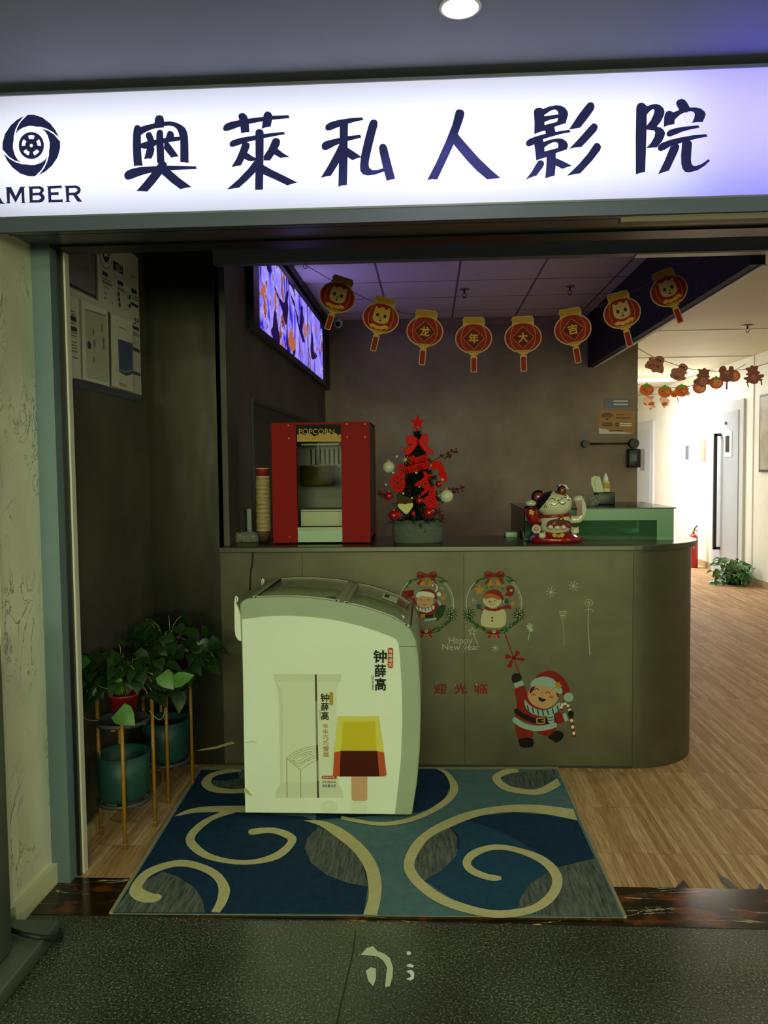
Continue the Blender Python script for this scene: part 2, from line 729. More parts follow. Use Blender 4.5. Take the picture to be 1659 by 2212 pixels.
# terrazzo joint
mb = MB().use(mat('joint', '1b1d16', 0.8))
for x0, y0, x1, y1 in ((727, 2212, 762, 2060), (762, 2060, 768, 2012)):
    a, c = at(x0, y0, Z=0.0006), at(x1, y1, Z=0.0006)
    mb.face([mb.v(a + Vector((-.002, 0, 0))), mb.v(a + Vector((.002, 0, 0))), mb.v(c + Vector((.002, 0, 0))), mb.v(c + Vector((-.002, 0, 0)))])
struct('trim_2', mb)
struct('ceiling_mall', MB().box((-4, -4, 2.70), (4.5, 2.66, 2.76)), 'mall_ceiling_paint')
struct('ceiling_shop', MB().box((-1.6, 3.9, 2.96), (1.62, HY + .1, 3.0)), 'ceiling_tile')
struct('ceiling_corridor', MB().box((1.62, 3.9, 2.84), (4.3, 17, 2.9)), 'corridor_ceiling_paint')
struct('ceiling_entry', MB().box((-1.6, 2.66, 2.80), (4.3, 3.98, 2.86)), 'header_panel')
# ceiling seams of the corridor
mb = MB().use('white_paint')
mb.box((2.0, 8.28, 2.832), (4.0, 8.31, 2.84))
mb.box((2.0, 10.30, 2.826), (4.0, 10.34, 2.84))
struct('trim_3', mb)
# header over the counter opening, its bright lower edge towards the corridor
struct('wall_header', MB().box((-1.05, 3.965, 2.508), (4.2, 4.02, 2.82)), 'header_panel')
struct('trim_4', MB().use('white_paint').box((1.0, 3.958, 2.500), (4.2, 4.02, 2.508)))
# beam along the corridor
mb = MB().use('beam_paint')
mb.box((1.55, 4.02, 2.455), (1.62, HY, 2.96))
mb.use('white_paint').box((1.6, 4.02, 2.449), (1.628, HY, 2.4555))
struct('wall_beam', mb)
# alcove left wall and panel beside the counter
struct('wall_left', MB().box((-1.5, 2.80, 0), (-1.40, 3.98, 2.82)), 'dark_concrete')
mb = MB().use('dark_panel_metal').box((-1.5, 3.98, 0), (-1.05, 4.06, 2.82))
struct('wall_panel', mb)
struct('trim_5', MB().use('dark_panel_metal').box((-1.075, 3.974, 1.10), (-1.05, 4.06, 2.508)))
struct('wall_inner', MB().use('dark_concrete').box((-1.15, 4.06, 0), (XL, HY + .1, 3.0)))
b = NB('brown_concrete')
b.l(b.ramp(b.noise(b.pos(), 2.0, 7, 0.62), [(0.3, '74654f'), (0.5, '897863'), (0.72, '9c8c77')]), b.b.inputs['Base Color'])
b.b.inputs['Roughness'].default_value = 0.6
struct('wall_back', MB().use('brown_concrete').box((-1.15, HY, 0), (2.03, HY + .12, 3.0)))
# inner wall: service hatch (dark opening)
mb = MB().use(mat('hatch_dark', '0e0e0d', 0.5))
mb.box((XL, 4.66, 1.0), (XL + .006, 7.2, 1.885))
struct('window_1', mb)
mb = MB().use(mat('hatch_frame', '1a1817', 0.5))
mb.box((XL, 4.62, 1.885), (XL + .014, 7.24, 1.91))
mb.box((XL, 4.62, 1.0), (XL + .014, 4.66, 1.885))
struct('trim_6', mb)
# corridor walls
XR = 4.03
mb = MB().use('corridor_paint')
mb.box((XR, 2.836, 0), (XR + .1, 17, 2.9))
mb.box((2.0, 16.9, 0), (XR, 17, 2.9))
struct('wall_right', mb)
struct('wall_corridor', MB().use('corridor_paint').box((1.93, HY + .12, 0), (2.03, 17, 2.9)))
struct('trim_7', MB().use('white_paint').box((XR - .012, 10.28, 0.08), (XR, 10.34, 2.84)).box((XR - .004, 13.3, 0.08), (XR, 13.325, 2.84)))
struct('baseboard_right', MB().use('beige_baseboard').box((XR - .015, 2.836, 0), (XR, 10.53, .09)).box((XR - .015, 11.67, 0), (XR, 14.6, .09)))
struct('baseboard_left', MB().use('beige_baseboard').box((-1.40, 2.9, 0), (-1.388, 3.98, .07)))
# marble return wall and the metal door jamb at the left
mb = MB().use('white_marble').box((-1.7, 2.50, 0), (-1.385, 2.80, 2.70))
struct('wall_marble', mb)
mb = MB().use('cream_trim')
mb.box((-1.385, 2.50, 0), (-1.365, 2.84, .075))
mb.box((-1.39, 2.488, 0.075), (-1.376, 2.503, 2.29))
struct('baseboard_marble', mb)
mb = MB().use('door_frame_metal').box((-1.385, 2.795, 0), (-1.318, 2.90, 2.45))
mb.use('black_trim').box((-1.318, 2.85, 0), (-1.304, 2.90, 2.31))
mb.use('pale_strip').box((-1.3045, 2.868, 0), (-1.297, 2.90, 2.29))
struct('trim_8', mb)
# steel frame and rail above the opening
mb = MB().use('sign_steel').box((-1.385, 2.66, 2.293), (4.2, 2.80, 2.45))
mb.use('black_trim').box((-1.318, 2.80, 2.285), (4.2, 2.90, 2.45))
mb.use('header_panel').box((-1.3, 2.90, 2.44), (4.2, 2.96, 2.84))
struct('trim_9', mb)
tag(MB().use('shutter_rail').box((.585, 2.515, 2.234), (1.9, 2.55, 2.249)).build('shutter_rail'), 'pale metal rail under the right end of the light box sign', 'rail')
# corridor doors
mb = MB().use('white_door')
D = thing
d2 = MB().use('white_door').box((XR - .03, 10.54, 0), (XR, 11.66, 2.33))
d2 = struct('door_1', d2)
x = XR - .031
part = MB().use(mat('door_leaf_paint', 'b2b8c4', 0.3)).box((x - .01, 10.68, 0), (x, 11.53, 2.2))
part.build('door_leaf', None, d2, world=True)
mb = MB().use('black_metal')
for z in (.33, 1.885):
    mb.box((x - .095, 11.28, z), (x - .01, 11.32, z + .035))
mb.box((x - .10, 11.28, .33), (x - .062, 11.32, 1.92))
mb.build('door_handle', None, d2, world=True)
mb = MB().use('white_paint').box((x - .018, 10.88, 1.60), (x - .01, 11.15, 1.94))
mb.use('black_trim').box((x - .020, 10.96, 1.66), (x - .018, 11.10, 1.88))
mb.build('door_window', None, d2, world=True)
mb = MB().use('sign_steel')
mb.cyl((x - .012, 11.1, 2.05), (x - .03, 11.1, 2.05), .02)
mb.build('door_bell', None, d2, world=True)
d3 = struct('door_2', MB().use('white_door').box((XR - .03, 14.7, 0), (XR, 16.1, 2.3)))
MB().use('door_leaf_paint').box((x - .01, 14.85, 0), (x, 15.95, 2.15)).build('door_leaf', None, d3, world=True)
MB().use('sign_steel').box((x - .016, 15.2, 1.4), (x - .01, 15.5, 1.8)).build('door_window', None, d3, world=True)
# ------------------------------------------------------------------ light box sign
mat('sign_ink', '34347c', 0.7, spec=0.1)
m = bpy.data.materials.new('sign_sheet')
m.use_nodes = True
nt = m.node_tree
nt.nodes.remove(nt.nodes['Principled BSDF'])
tr = nt.nodes.new('ShaderNodeBsdfTranslucent')
tr.inputs[0].default_value = (0.86, 0.86, 0.9, 1)
df = nt.nodes.new('ShaderNodeBsdfDiffuse')
df.inputs[0].default_value = (0.8, 0.8, 0.82, 1)
mx = nt.nodes.new('ShaderNodeMixShader')
mx.inputs[0].default_value = 0.25
nt.links.new(tr.outputs[0], mx.inputs[1])
nt.links.new(df.outputs[0], mx.inputs[2])
nt.links.new(mx.outputs[0], nt.nodes['Material Output'].inputs[0])
MATS['sign_sheet'] = m

SY = 2.5
sign = thing('sign_board', 'long white light box sign with navy lettering above the shop opening', 'sign', (0, SY, 2.29))
mb = MB().use('sign_sheet')
mb.face([mb.v(q) for q in ((-2.3, SY, 2.295), (2.2, SY, 2.295), (2.2, SY, 2.665), (-2.3, SY, 2.665))])
mb.build('light_panel', None, sign, world=True, fix=False)
mb = MB().use('sign_steel')
mb.use('fascia_steel').box((-2.31, SY - .006, 2.249), (2.21, SY + .01, 2.291)).use('sign_steel').box((-2.31, SY - .008, 2.290), (2.21, SY, 2.296)).box((-2.31, SY + .01, 2.286), (2.21, SY + .16, 2.295))
mb.box((-2.31, SY - .006, 2.665), (2.21, SY + .16, 2.674))
mb.box((-2.31, SY - .006, 2.286), (-2.3, SY + .16, 2.674))
mb.box((2.2, SY - .006, 2.286), (2.21, SY + .16, 2.674))
mb.use('white_paint').box((-2.31, SY + .155, 2.286), (2.21, SY + .16, 2.674))
mb.build('sign_frame', None, sign, world=True)
CH = {}
CH[0] = (260, 230, [
 [(680,340),(690,250),(710,205),(740,180),(775,175),(820,182),(850,205),(868,250),(872,320),(870,420),(700,440)],
 [(255,560),(270,440),(295,390),(340,370),(375,380),(405,410),(412,560),(412,700),(418,900),(430,1080),(448,1185),(360,1180),(272,1190),(258,1000),(250,780)],
 [(330,430),(405,410),(520,375),(680,338),(870,305),(1000,300),(1120,325),(1220,375),(1290,430),(1330,510),(1350,620),(1358,800),(1362,1132),(1300,1115),(1195,1110),(1195,690),(1180,600),(1160,520),(1120,440),(1060,400),(980,385),(870,395),(730,425),(600,470),(500,515),(412,572),(330,560)],
 [(510,600),(508,560),(535,525),(575,510),(615,525),(640,575),(680,680),(700,800),(640,800),(560,720),(545,690)],
 [(718,580),(725,520),(745,480),(790,462),(835,480),(853,520),(858,640),(870,840),(880,1095),(925,1130),(925,1180),(1000,1280),(830,1350),(620,1330),(725,1190),(765,1130),(733,1122),(725,900),(718,770)],
 [(905,630),(930,560),(945,505),(985,488),(1040,505),(1070,550),(1072,610),(1060,700),(900,720),(860,640)],
 [(412,740),(540,695),(690,665),(860,635),(1070,612),(1190,605),(1190,685),(960,715),(700,775),(600,810),(530,845),(480,848),(412,830)],
 [(530,845),(600,760),(660,790),(685,850),(660,960),(620,1045),(550,1038),(475,1052)],
 [(870,840),(880,700),(960,715),(1060,850),(1165,998),(1100,1005),(1018,1025)],
 [(80,1385),(90,1335),(130,1290),(230,1245),(400,1210),(725,1190),(925,1182),(1200,1185),(1510,1195),(1523,1250),(1240,1262),(1000,1275),(830,1290),(630,1320),(480,1355),(350,1400),(240,1445),(150,1465),(100,1440)],
 [(630,1320),(725,1190),(900,1240),(830,1350),(690,1530),(540,1700),(430,1690),(325,1688),(480,1510)],
 [(830,1350),(760,1250),(1000,1275),(1180,1430),(1420,1608),(1300,1625),(1200,1652),(1020,1520)]])
CH[1] = (470, 230, [
 [(110,440),(125,390),(170,345),(260,310),(435,272),(610,245),(910,208),(1090,188),(1415,175),(1432,235),(1085,268),(900,297),(625,350),(450,402),(330,445),(220,485),(145,493),(115,470)],
 [(435,272),(415,200),(430,155),(480,130),(530,140),(580,180),(605,245),(625,350),(635,512),(560,518),(470,537),(455,402)],
 [(910,208),(925,150),(960,112),(1000,100),(1050,120),(1080,155),(1092,190),(1085,268),(1060,400),(960,420),(880,447),(900,300)],
 [(240,760),(250,715),(300,675),(450,630),(755,577),(920,550),(1315,507),(1348,555),(920,635),(755,675),(580,712),(490,748),(370,790),(290,812),(250,795)],
 [(755,577),(755,510),(775,470),(830,453),(880,460),(915,500),(920,560),(918,1000),(915,1170),(912,1360),(905,1660),(748,1665),(755,1310),(757,1020)],
 [(490,748),(580,712),(635,740),(643,785),(630,840),(592,925),(700,1000),(757,1025),(757,1080),(655,1095),(600,1080),(535,1048),(465,1180),(370,1188),(275,1217),(380,1040),(450,870)],
 [(920,995),(1010,860),(1090,680),(1110,645),(1165,628),(1225,650),(1250,700),(1235,770),(1198,845),(1310,935),(1435,1010),(1350,1015),(1255,1030),(1130,960),(1045,1080),(920,1078)],
 [(735,1085),(850,1080),(800,1270),(755,1315),(600,1470),(430,1620),(320,1635),(185,1657),(420,1450),(620,1240)],
 [(915,1170),(1100,1275),(1350,1395),(1590,1518),(1500,1540),(1390,1575),(1150,1460),(912,1355),(850,1250)]])
CH[2] = (680, 230, [
 [(208,430),(225,370),(300,320),(450,275),(700,235),(945,220),(970,272),(820,300),(665,345),(580,375),(495,405),(400,440),(320,475),(255,483),(220,465)],
 [(498,360),(665,330),(658,600),(655,820),(655,1020),(640,1565),(540,1575),(470,1602),(480,1130),(495,640)],
 [(135,800),(150,740),(200,700),(320,665),(497,625),(660,592),(905,567),(928,622),(780,660),(655,692),(500,745),(410,780),(310,835),(240,870),(190,875),(150,850)],
 [(495,745),(600,720),(560,980),(480,1130),(320,1385),(230,1395),(120,1425),(270,1180),(410,920)],
 [(640,815),(760,890),(918,1000),(918,1018),(840,1035),(750,1075),(655,1012),(600,960)],
 [(920,990),(990,680),(1060,420),(1090,330),(1120,280),(1170,262),(1225,275),(1252,320),(1245,400),(1200,560),(1130,850),(1080,1080),(1072,1170),(1090,1230),(1150,1270),(1240,1268),(1365,1235),(1400,1290),(1200,1360),(1050,1378),(960,1355),(910,1290),(900,1200)],
 [(1280,830),(1290,785),(1320,755),(1365,745),(1410,765),(1440,820),(1490,1020),(1600,1443),(1510,1460),(1432,1485),(1385,1310),(1360,1230),(1295,940)]])
CH[3] = (910, 210, [
 [(685,290),(700,262),(755,240),(820,258),(855,300),(858,350),(820,480),(728,738),(645,945),(480,1300),(318,1640),(215,1632),(120,1652),(300,1300),(480,900),(620,550)],
 [(728,738),(900,940),(1150,1220),(1400,1460),(1575,1610),(1440,1625),(1310,1637),(1100,1460),(900,1250),(645,945),(600,800)]])
CH[4] = (1125, 205, [
 [(260,350),(265,310),(290,280),(330,260),(380,257),(420,268),(440,285),(465,400),(472,600),(485,712),(380,740),(268,785),(272,560)],
 [(440,285),(560,235),(700,208),(800,218),(880,260),(930,330),(942,390),(920,470),(890,580),(860,575),(720,540),(740,465),(750,385),(735,335),(710,305),(660,292),(580,325),(465,405)],
 [(465,430),(750,388),(740,465),(590,495),(465,545)],
 [(470,605),(720,540),(860,575),(665,640),(485,712),(400,720)],
 [(485,712),(480,620),(665,640),(690,740),(690,770),(500,800)],
 [(100,980),(110,930),(170,880),(300,830),(500,775),(690,740),(960,697),(995,745),(830,775),(680,815),(440,885),(300,970),(200,1020),(150,1033),(115,1015)],
 [(265,985),(440,885),(450,940),(465,1050),(472,1130),(520,1240),(400,1275),(305,1310),(290,1150)],
 [(450,940),(600,890),(740,870),(830,880),(900,925),(938,990),(930,1050),(905,1100),(880,1100),(690,1165),(690,1250),(515,1245),(470,1130),(740,1060),(742,980),(710,945),(640,948),(540,995),(465,1055)],
 [(515,1190),(695,1160),(692,1420),(672,1612),(580,1635),(485,1665),(508,1400)],
 [(300,1390),(340,1325),(400,1302),(445,1325),(465,1375),(440,1440),(310,1612),(230,1635),(95,1690),(220,1530)],
 [(690,1260),(830,1320),(1015,1415),(930,1440),(825,1477),(690,1410),(600,1350)],
 [(955,697),(1150,400),(1290,220),(1340,165),(1390,148),(1440,170),(1468,230),(1450,300),(1330,470),(1180,658),(1080,675)],
 [(960,1082),(1150,880),(1380,620),(1420,580),(1460,570),(1510,595),(1532,645),(1505,720),(1350,890),(1205,1042),(1080,1052)],
 [(915,1618),(1150,1390),(1330,1180),(1430,1030),(1470,975),(1510,958),(1565,980),(1597,1040),(1575,1110),(1420,1310),(1180,1568),(1060,1585)]])
CH[5] = (1360, 200, [
 [(130,330),(140,270),(175,220),(230,203),(290,220),(345,275),(340,450),(338,700),(325,1110),(308,1582),(220,1600),(122,1630),(120,900)],
 [(300,300),(345,275),(440,240),(530,228),(610,255),(670,310),(695,380),(680,460),(620,580),(540,682),(500,760),(335,740),(338,660),(420,560),(480,430),(495,350),(465,330),(400,370),(338,450)],
 [(338,735),(420,715),(540,682),(620,700),(680,750),(705,810),(690,880),(640,980),(540,1095),(440,1098),(325,1115),(420,1010),(490,890),(508,800),(480,740),(410,718)],
 [(685,500),(700,430),(730,385),(780,363),(830,375),(868,398),(895,540),(890,632),(780,650),(678,690)],
 [(868,398),(985,350),(1195,300),(1320,298),(1420,325),(1490,380),(1513,430),(1495,500),(1452,592),(1340,592),(1240,605),(1285,510),(1295,430),(1270,385),(1210,375),(1110,390),(1000,445),(890,550),(800,480)],
 [(985,350),(925,240),(925,195),(960,150),(1030,130),(1090,145),(1140,200),(1195,300),(1150,400),(1010,400)],
 [(730,840),(745,790),(800,745),(920,710),(1100,680),(1365,655),(1393,702),(1200,740),(1040,785),(900,845),(800,882),(750,872)],
 [(557,1110),(570,1060),(640,1005),(800,945),(1000,900),(1250,855),(1520,830),(1553,882),(1380,912),(1200,955),(1040,1000),(800,1080),(690,1145),(615,1172),(570,1150)],
 [(810,1080),(950,1025),(985,1055),(985,1100),(950,1200),(780,1560),(680,1585),(565,1630),(700,1350)],
 [(1042,1000),(1200,955),(1232,990),(1238,1040),(1225,1200),(1218,1350),(1230,1420),(1260,1460),(1310,1465),(1400,1440),(1480,1395),(1565,1330),(1597,1362),(1480,1470),(1350,1550),(1180,1595),(1100,1580),(1050,1520),(1025,1420),(1020,1250)]])
for i in range(6):
    ox, oy, P = CH[i]
    mb = MB().use('sign_ink')
    for k, q in enumerate(P):
        mb.poly([at(ox + x / 9.217, oy + y / 9.217, Y=SY) for x, y in q], (0, -1, 0), 0.001 + k * 0.0001, 0)
    mb.build('sign_character', None, sign, world=True, fix=False)
# round emblem
mb = MB().use('sign_ink')
LG = lambda x, y: at(x / 8.73, 235 + y / 8.733, Y=SY)
blade = [(525,115),(640,115),(800,165),(950,280),(1050,410),(1115,545),(1000,440),(880,375),(760,340),(690,340),(620,325),(540,325),(420,365),(340,420),(298,490),(330,360),(400,240)]
cx, cy, ky = 594, 695, 578 / 541
for k in range(4):
    a = k * PI / 2
    q = []
    for x, y in blade:
        u, w = x - cx, (y - cy) / ky
        q.append((cx + u * math.cos(a) - w * math.sin(a), cy + ky * (u * math.sin(a) + w * math.cos(a))))
    mb.poly([LG(x, y) for x, y in q], (0, -1, 0), 0.001, 0)
# film reel with five openings: built as a ring of sectors
R = lambda r, a: (cx + r * math.sin(a), cy - ky * r * math.cos(a))
for k in range(5):
    a0 = 2 * PI * k / 5
    n = 8
    hw = math.radians(20)
    outer = [R(238, a0 - PI / 5 + 2 * PI / 5 * i / n) for i in range(n + 1)]
    inner = [R(182, a0 - PI / 5 + 2 * PI / 5 * i / n) for i in range(n + 1)]
    mb.poly([LG(*p) for p in outer + inner[::-1]], (0, -1, 0), 0.001, 0)
    for s0, s1 in ((-PI / 5, -hw), (hw, PI / 5)):
        o = [R(184, a0 + s0 + (s1 - s0) * i / 4) for i in range(5)]
        q = [R(112, a0 + s0 + (s1 - s0) * i / 4) for i in range(5)]
        mb.poly([LG(*p) for p in o + q[::-1]], (0, -1, 0), 0.001, 0)
    o = [R(116, a0 - PI / 5 + 2 * PI / 5 * i / n) for i in range(n + 1)]
    q = [R(30, a0 - PI / 5 + 2 * PI / 5 * i / n) for i in range(n + 1)]
    mb.poly([LG(*p) for p in o + q[::-1]], (0, -1, 0), 0.001, 0)
mb.build('emblem', None, sign, world=True, fix=False)
# AMBER in wide serif capitals
mb = MB().use('sign_ink')
LGK = [0]


def lg(*pts):
    LGK[0] += 1
    mb.poly([LG(*p) for p in pts], (0, -1, 0), 0.001 + LGK[0] * 0.0001, 0)


lg((-330,1795),(-340,1785),(-300,1770),(-160,1490),(-110,1490),(60,1770),(95,1785),(90,1795),(-50,1790),(-45,1775),(-20,1770),(-135,1560),(-240,1770),(-215,1778),(-215,1790))
lg((-190,1660),(-60,1660),(-50,1700),(-205,1700))
lg((110,1480),(212,1478),(300,1655),(385,1472),(480,1470),(478,1485),(460,1492),(468,1765),(490,1772),(488,1782),(400,1783),(400,1772),(418,1765),(408,1575),(298,1775),(188,1585),(188,1770),(205,1776),(203,1787),(118,1788),(120,1778),(140,1770),(122,1500),(108,1490))
lg((535,1470),(620,1470),(620,1775),(545,1775),(548,1765),(565,1760),(552,1490),(535,1480))
lg((600,1468),(760,1462),(820,1495),(838,1545),(800,1600),(845,1650),(848,1700),(810,1755),(750,1772),(600,1775),(612,1725),(735,1722),(780,1690),(770,1655),(735,1635),(608,1640),(606,1590),(740,1585),(772,1550),(762,1525),(730,1510),(600,1515))
lg((890,1465),(1165,1450),(1172,1512),(1150,1500),(960,1510),(965,1580),(1090,1575),(1108,1570),(1112,1640),(1095,1628),(968,1635),(972,1720),(1160,1715),(1182,1702),(1190,1775),(1170,1762),(905,1770),(920,1755),(905,1490),(890,1478))
lg((1222,1458),(1305,1455),(1310,1745),(1330,1752),(1328,1760),(1235,1762),(1238,1752),(1258,1745),(1240,1478),(1222,1470))
lg((1290,1456),(1440,1450),(1505,1480),(1530,1530),(1510,1590),(1455,1630),(1555,1755),(1470,1757),(1385,1635),(1300,1638),(1300,1588),(1420,1582),(1465,1550),(1462,1515),(1420,1498),(1290,1502))
mb.build('lettering', None, sign, world=True, fix=False)

# downlight in the mall ceiling
lp = at(994, 13, Z=2.70)
dl = thing('ceiling_downlight', 'small round white recessed downlight glowing in the ceiling above the sign', 'ceiling light', (lp.x, lp.y, 2.70))
mb = MB().use('white_paint')
mb.lathe([(.052, 0), (.056, -.004), (.050, -.008), (.046, -.004), (.046, 0.0)], n=32, cap=False)
mb.build('trim_ring', None, dl)
mat('lamp_glow', 'fffaf2', emit=14)
MB().use('lamp_glow').lathe([(.0455, -.0035), (.02, -.005)], n=32).build('lens', None, dl)
sp = bpy.data.lights.new('downlight_beam', 'SPOT')
sp.energy, sp.spot_size, sp.color, sp.shadow_soft_size = 9, 2.2, (1, .97, .9), .05
so = bpy.data.objects.new('downlight_beam', sp)
COL.objects.link(so)
so.location = (lp.x, lp.y, 2.685)

# ------------------------------------------------------------------ counter
CR_ = 0.383
CX = 0.99
cnt = thing('reception_counter', 'brushed metal reception counter with rounded right end and thin steel top', 'counter', (0.2, CY, 0))


def cplan(d=0.0, back=4.55):
    """plan outline of the counter: straight front, rounded right end, return to the rear"""
    pts = [(-1.05, CY - d)]
    for i in range(17):
        a = -PI / 2 + PI / 2 * i / 16
        pts.append((CX + (CR_ + d) * math.cos(a), CY + CR_ + (CR_ + d) * math.sin(a)))
    pts += [(CX + CR_ + d, 5.0), (0.62, 5.0), (0.62, back), (-1.019, back), (-1.019, 4.056), (-1.05, 4.056)]
    return pts


mb = MB().use('brushed_metal')
pl = cplan()
lo = [mb.v((x, y, 0.0)) for x, y in pl]
hi = [mb.v((x, y, 1.088)) for x, y in pl]
for i in range(len(pl)):
    j = (i + 1) % len(pl)
    mb.face([lo[i], lo[j], hi[j], hi[i]], 1 <= i <= 16)
mb.face([mb.v((x, y, 1.088)) for x, y in pl], False)
mb.build('counter_body', None, cnt, world=True)
mb = MB().use(mat('counter_top', '58564a', 0.3, metal=0.6))
mb.slab([(x, y, 1.087) for x, y in cplan(.03)], (0, 0, 1), 0.027)
mb.build('worktop', None, cnt, world=True, bevel=.004)
mb = MB().use(mat('seam', '23221c', 0.6))
for px in (656, 1003, 1367):
    X = at(px, 1400, Y=CY).x
    mb.box((X - .0012, CY - .0012, 0.01), (X + .0012, CY + .002, 1.07))
mb.box((-1.05, CY - .002, 0), (CX, CY + .004, 0.012))
mb.build('panel_seam', None, cnt, world=True)
# ------------------------------------------------------------------ stickers on the counter front
mat('st_red', '7c1a13', 0.5)
mat('st_dred', '5a100c', 0.5)
mat('st_white', 'c2c5b2', 0.5)
mat('st_pale', '88a096', 0.5)
mat('st_skin', 'b48a64', 0.5)
mat('st_black', '120d0b', 0.4)
mat('st_green', '1c3a1a', 0.5)
mat('st_lgreen', '3a5a2e', 0.5)
mat('st_gold', 'a8791f', 0.45)
mat('st_orange', 'a85a24', 0.5)
mat('st_cream', 'b8b088', 0.5)
mat('st_blue', '24494e', 0.5)
mat('st_chalk', 'a2a690', 0.6)
mat('st_clear', '6f7060', 0.4, metal=0.7)
CF = lambda x, y: at(x, y, Y=CY)
NF = (0, -1, 0)


def sticker(name, label, cat='sticker', group=None):
    mb = MB()
    return mb, Decal(mb, CF, NF, 0.00004), (lambda: tag(mb.build(name, None, fix=False), label, cat, group))


def zz(ox, oy, s):
    return lambda pts: [(ox + x / s, oy + y / s) for x, y in pts]


def wreath(d, cx, cy, r, Z):
    ring = lambda rr, w, m, a0, a1: d.p(m, stroke2([(cx + rr * math.cos(math.radians(a)), cy + rr * 1.04 * math.sin(math.radians(a))) for a in range(a0, a1 + 1, 6)], w))
    ring(r, 2.0, 'st_chalk', -60, 60)
    ring(r, 2.0, 'st_chalk', 130, 235)
    ring(r - 3.5, .8, 'st_chalk', -55, 40)
    rnd = random.Random(3)
    for a in list(range(30, 152, 6)) + list(range(-135, -44, 7)):
        for k in range(2):
            an = math.radians(a + rnd.uniform(-4, 4))
            rr = r + rnd.uniform(-5, 3)
            x, y = cx + rr * math.cos(an), cy + rr * 1.04 * math.sin(an)
            t = an + rnd.uniform(-.5, .5) + (PI / 2 if k else -PI / 2)
            d.p('st_green' if k else 'st_lgreen', stroke2([(x, y), (x + 5 * math.cos(t), y + 5 * math.sin(t)), (x + 11 * math.cos(t), y + 11 * math.sin(t))], 4.2, .6))
    for sx in (-1, 1):
        bx, by = cx + sx * r * .9, cy + r * .38
        for k in range(11):
            t = 2 * PI * k / 11
            d.p('st_green', stroke2([(bx, by), (bx + 9 * math.cos(t), by + 9 * math.sin(t)), (bx + 15 * math.cos(t + .3), by + 15 * math.sin(t + .3))], 2.6, 1.2))
        for k in range(5):
            t = 2 * PI * k / 5
            d.p('st_chalk', ell(bx + 5 * math.cos(t), by + 5 * math.sin(t), 1.5, 1.5, 8))

    def bow(bx, by, s):
        for sx in (-1, 1):
            q = lambda pts: [(bx + sx * x * s, by + y * s) for x, y in pts]
            d.p('st_red', q([(0, 0), (6, -7), (16, -10), (22, -6), (22, 3), (16, 6), (6, 5)]))
            d.p('st_dred', q([(3, 1), (12, -2), (19, 0), (12, 3)]))
            d.p('st_orange', q([(6, -4), (16, -7.5), (20, -5), (15, -5.6)]))
            d.p('st_orange', q([(2, 5), (9, 8), (14, 18), (9, 22), (4, 14)]))
            d.p('st_red', q([(8, 7), (14, 8), (22, 17), (17, 19)]))
        d.p('st_red', ell(bx, by, 4 * s, 4 * s, 10))
    bow(cx + 1, cy - r * 1.02, 1.0)
    for sx in (-1, 1):   # two small gold bells
        d.p('st_gold', [(cx + sx * 8 - 5, cy - r * .72), (cx + sx * 8, cy - r * .9), (cx + sx * 8 + 5, cy - r * .72), (cx + sx * 8 + 7, cy - r * .66), (cx + sx * 8 - 7, cy - r * .66)])
    bow(cx, cy + r * 1.04, .62)
    d.p('st_chalk', ell(cx, cy + r * 1.0, 4, 3.4, 10))
    d.p('st_dred', ell(cx, cy + r * 1.0, 1.6, 1.4, 8))


def flake(d, x, y, r, m='st_chalk', n=8, w=1.1):
    for k in range(n):
        a = 2 * PI * k / n + .2
        d.p(m, stroke2([(x + r * .15 * math.cos(a), y + r * .15 * math.sin(a)), (x + r * math.cos(a), y + r * math.sin(a))], w))
        d.p(m, ell(x + r * .95 * math.cos(a), y + r * .95 * math.sin(a), w * .9, w * .9, 8))
    d.p(m, ell(x, y, r * .25, r * .25, 8))


# left wreath: winter figure in a red coat with a thick white scarf and a red bobble hat
mb, d, fin = sticker('wreath_sticker', 'round wreath sticker with a figure in red coat, half behind the freezer')
wreath(d, 921, 1304, 59, None)
Z = zz(860, 1210, 11.85)
d.p('st_red', Z([(90, 790), (400, 760), (405, 900), (250, 1000), (100, 900)]))
d.p('st_dred', Z([(260, 790), (400, 760), (405, 900), (260, 960)]))
d.p('st_red', Z([(520, 1250), (900, 1150), (1000, 1040), (1110, 1140), (930, 1330), (900, 1440), (700, 1480), (540, 1460)]))
d.p('st_red', Z([(420, 1130), (360, 1020), (300, 1000), (320, 960), (420, 960), (520, 1120)]))
d.p('st_pale', Z([(990, 1040), (1050, 1020), (1110, 1130), (1060, 1170)]))
d.p('st_green', Z([(950, 1270), (1110, 1130), (1230, 1160), (1150, 1420), (1000, 1560), (930, 1500)]))
d.p('st_skin', Z(ell(690, 1050, 220, 170)))
d.p('st_white', Z(smooth2([(470, 1180), (560, 1215), (690, 1235), (830, 1200), (915, 1150), (920, 1240), (800, 1320), (690, 1330), (560, 1300), (470, 1240)], 3, True)))
for k in range(5):
    d.p('st_blue', Z(stroke2([(520 + k * 85, 1205 + 14 * (2 - abs(k - 2))), (535 + k * 85, 1270 + 14 * (2 - abs(k - 2)))], 24)))
d.p('st_red', Z(smooth2([(540, 830), (620, 760), (760, 730), (900, 780), (980, 880), (1000, 990), (930, 980), (900, 900)], 3, True)))
d.p('st_white', Z(smooth2([(460, 900), (490, 830), (570, 800), (690, 795), (820, 820), (920, 870), (925, 960), (850, 945), (700, 920), (560, 925), (480, 960)], 3, True)))
d.p('st_white', Z(ell(1045, 870, 60, 55)))
for ex in (590, 770):
    d.p('st_black', Z(stroke2([(ex - 28, 1020), (ex, 985), (ex + 28, 1025)], 13)))
d.p('st_orange', Z(ell(680, 1060, 16, 13)))
d.p('st_black', Z(stroke2([(640, 1125), (680, 1145), (725, 1125)], 12)))
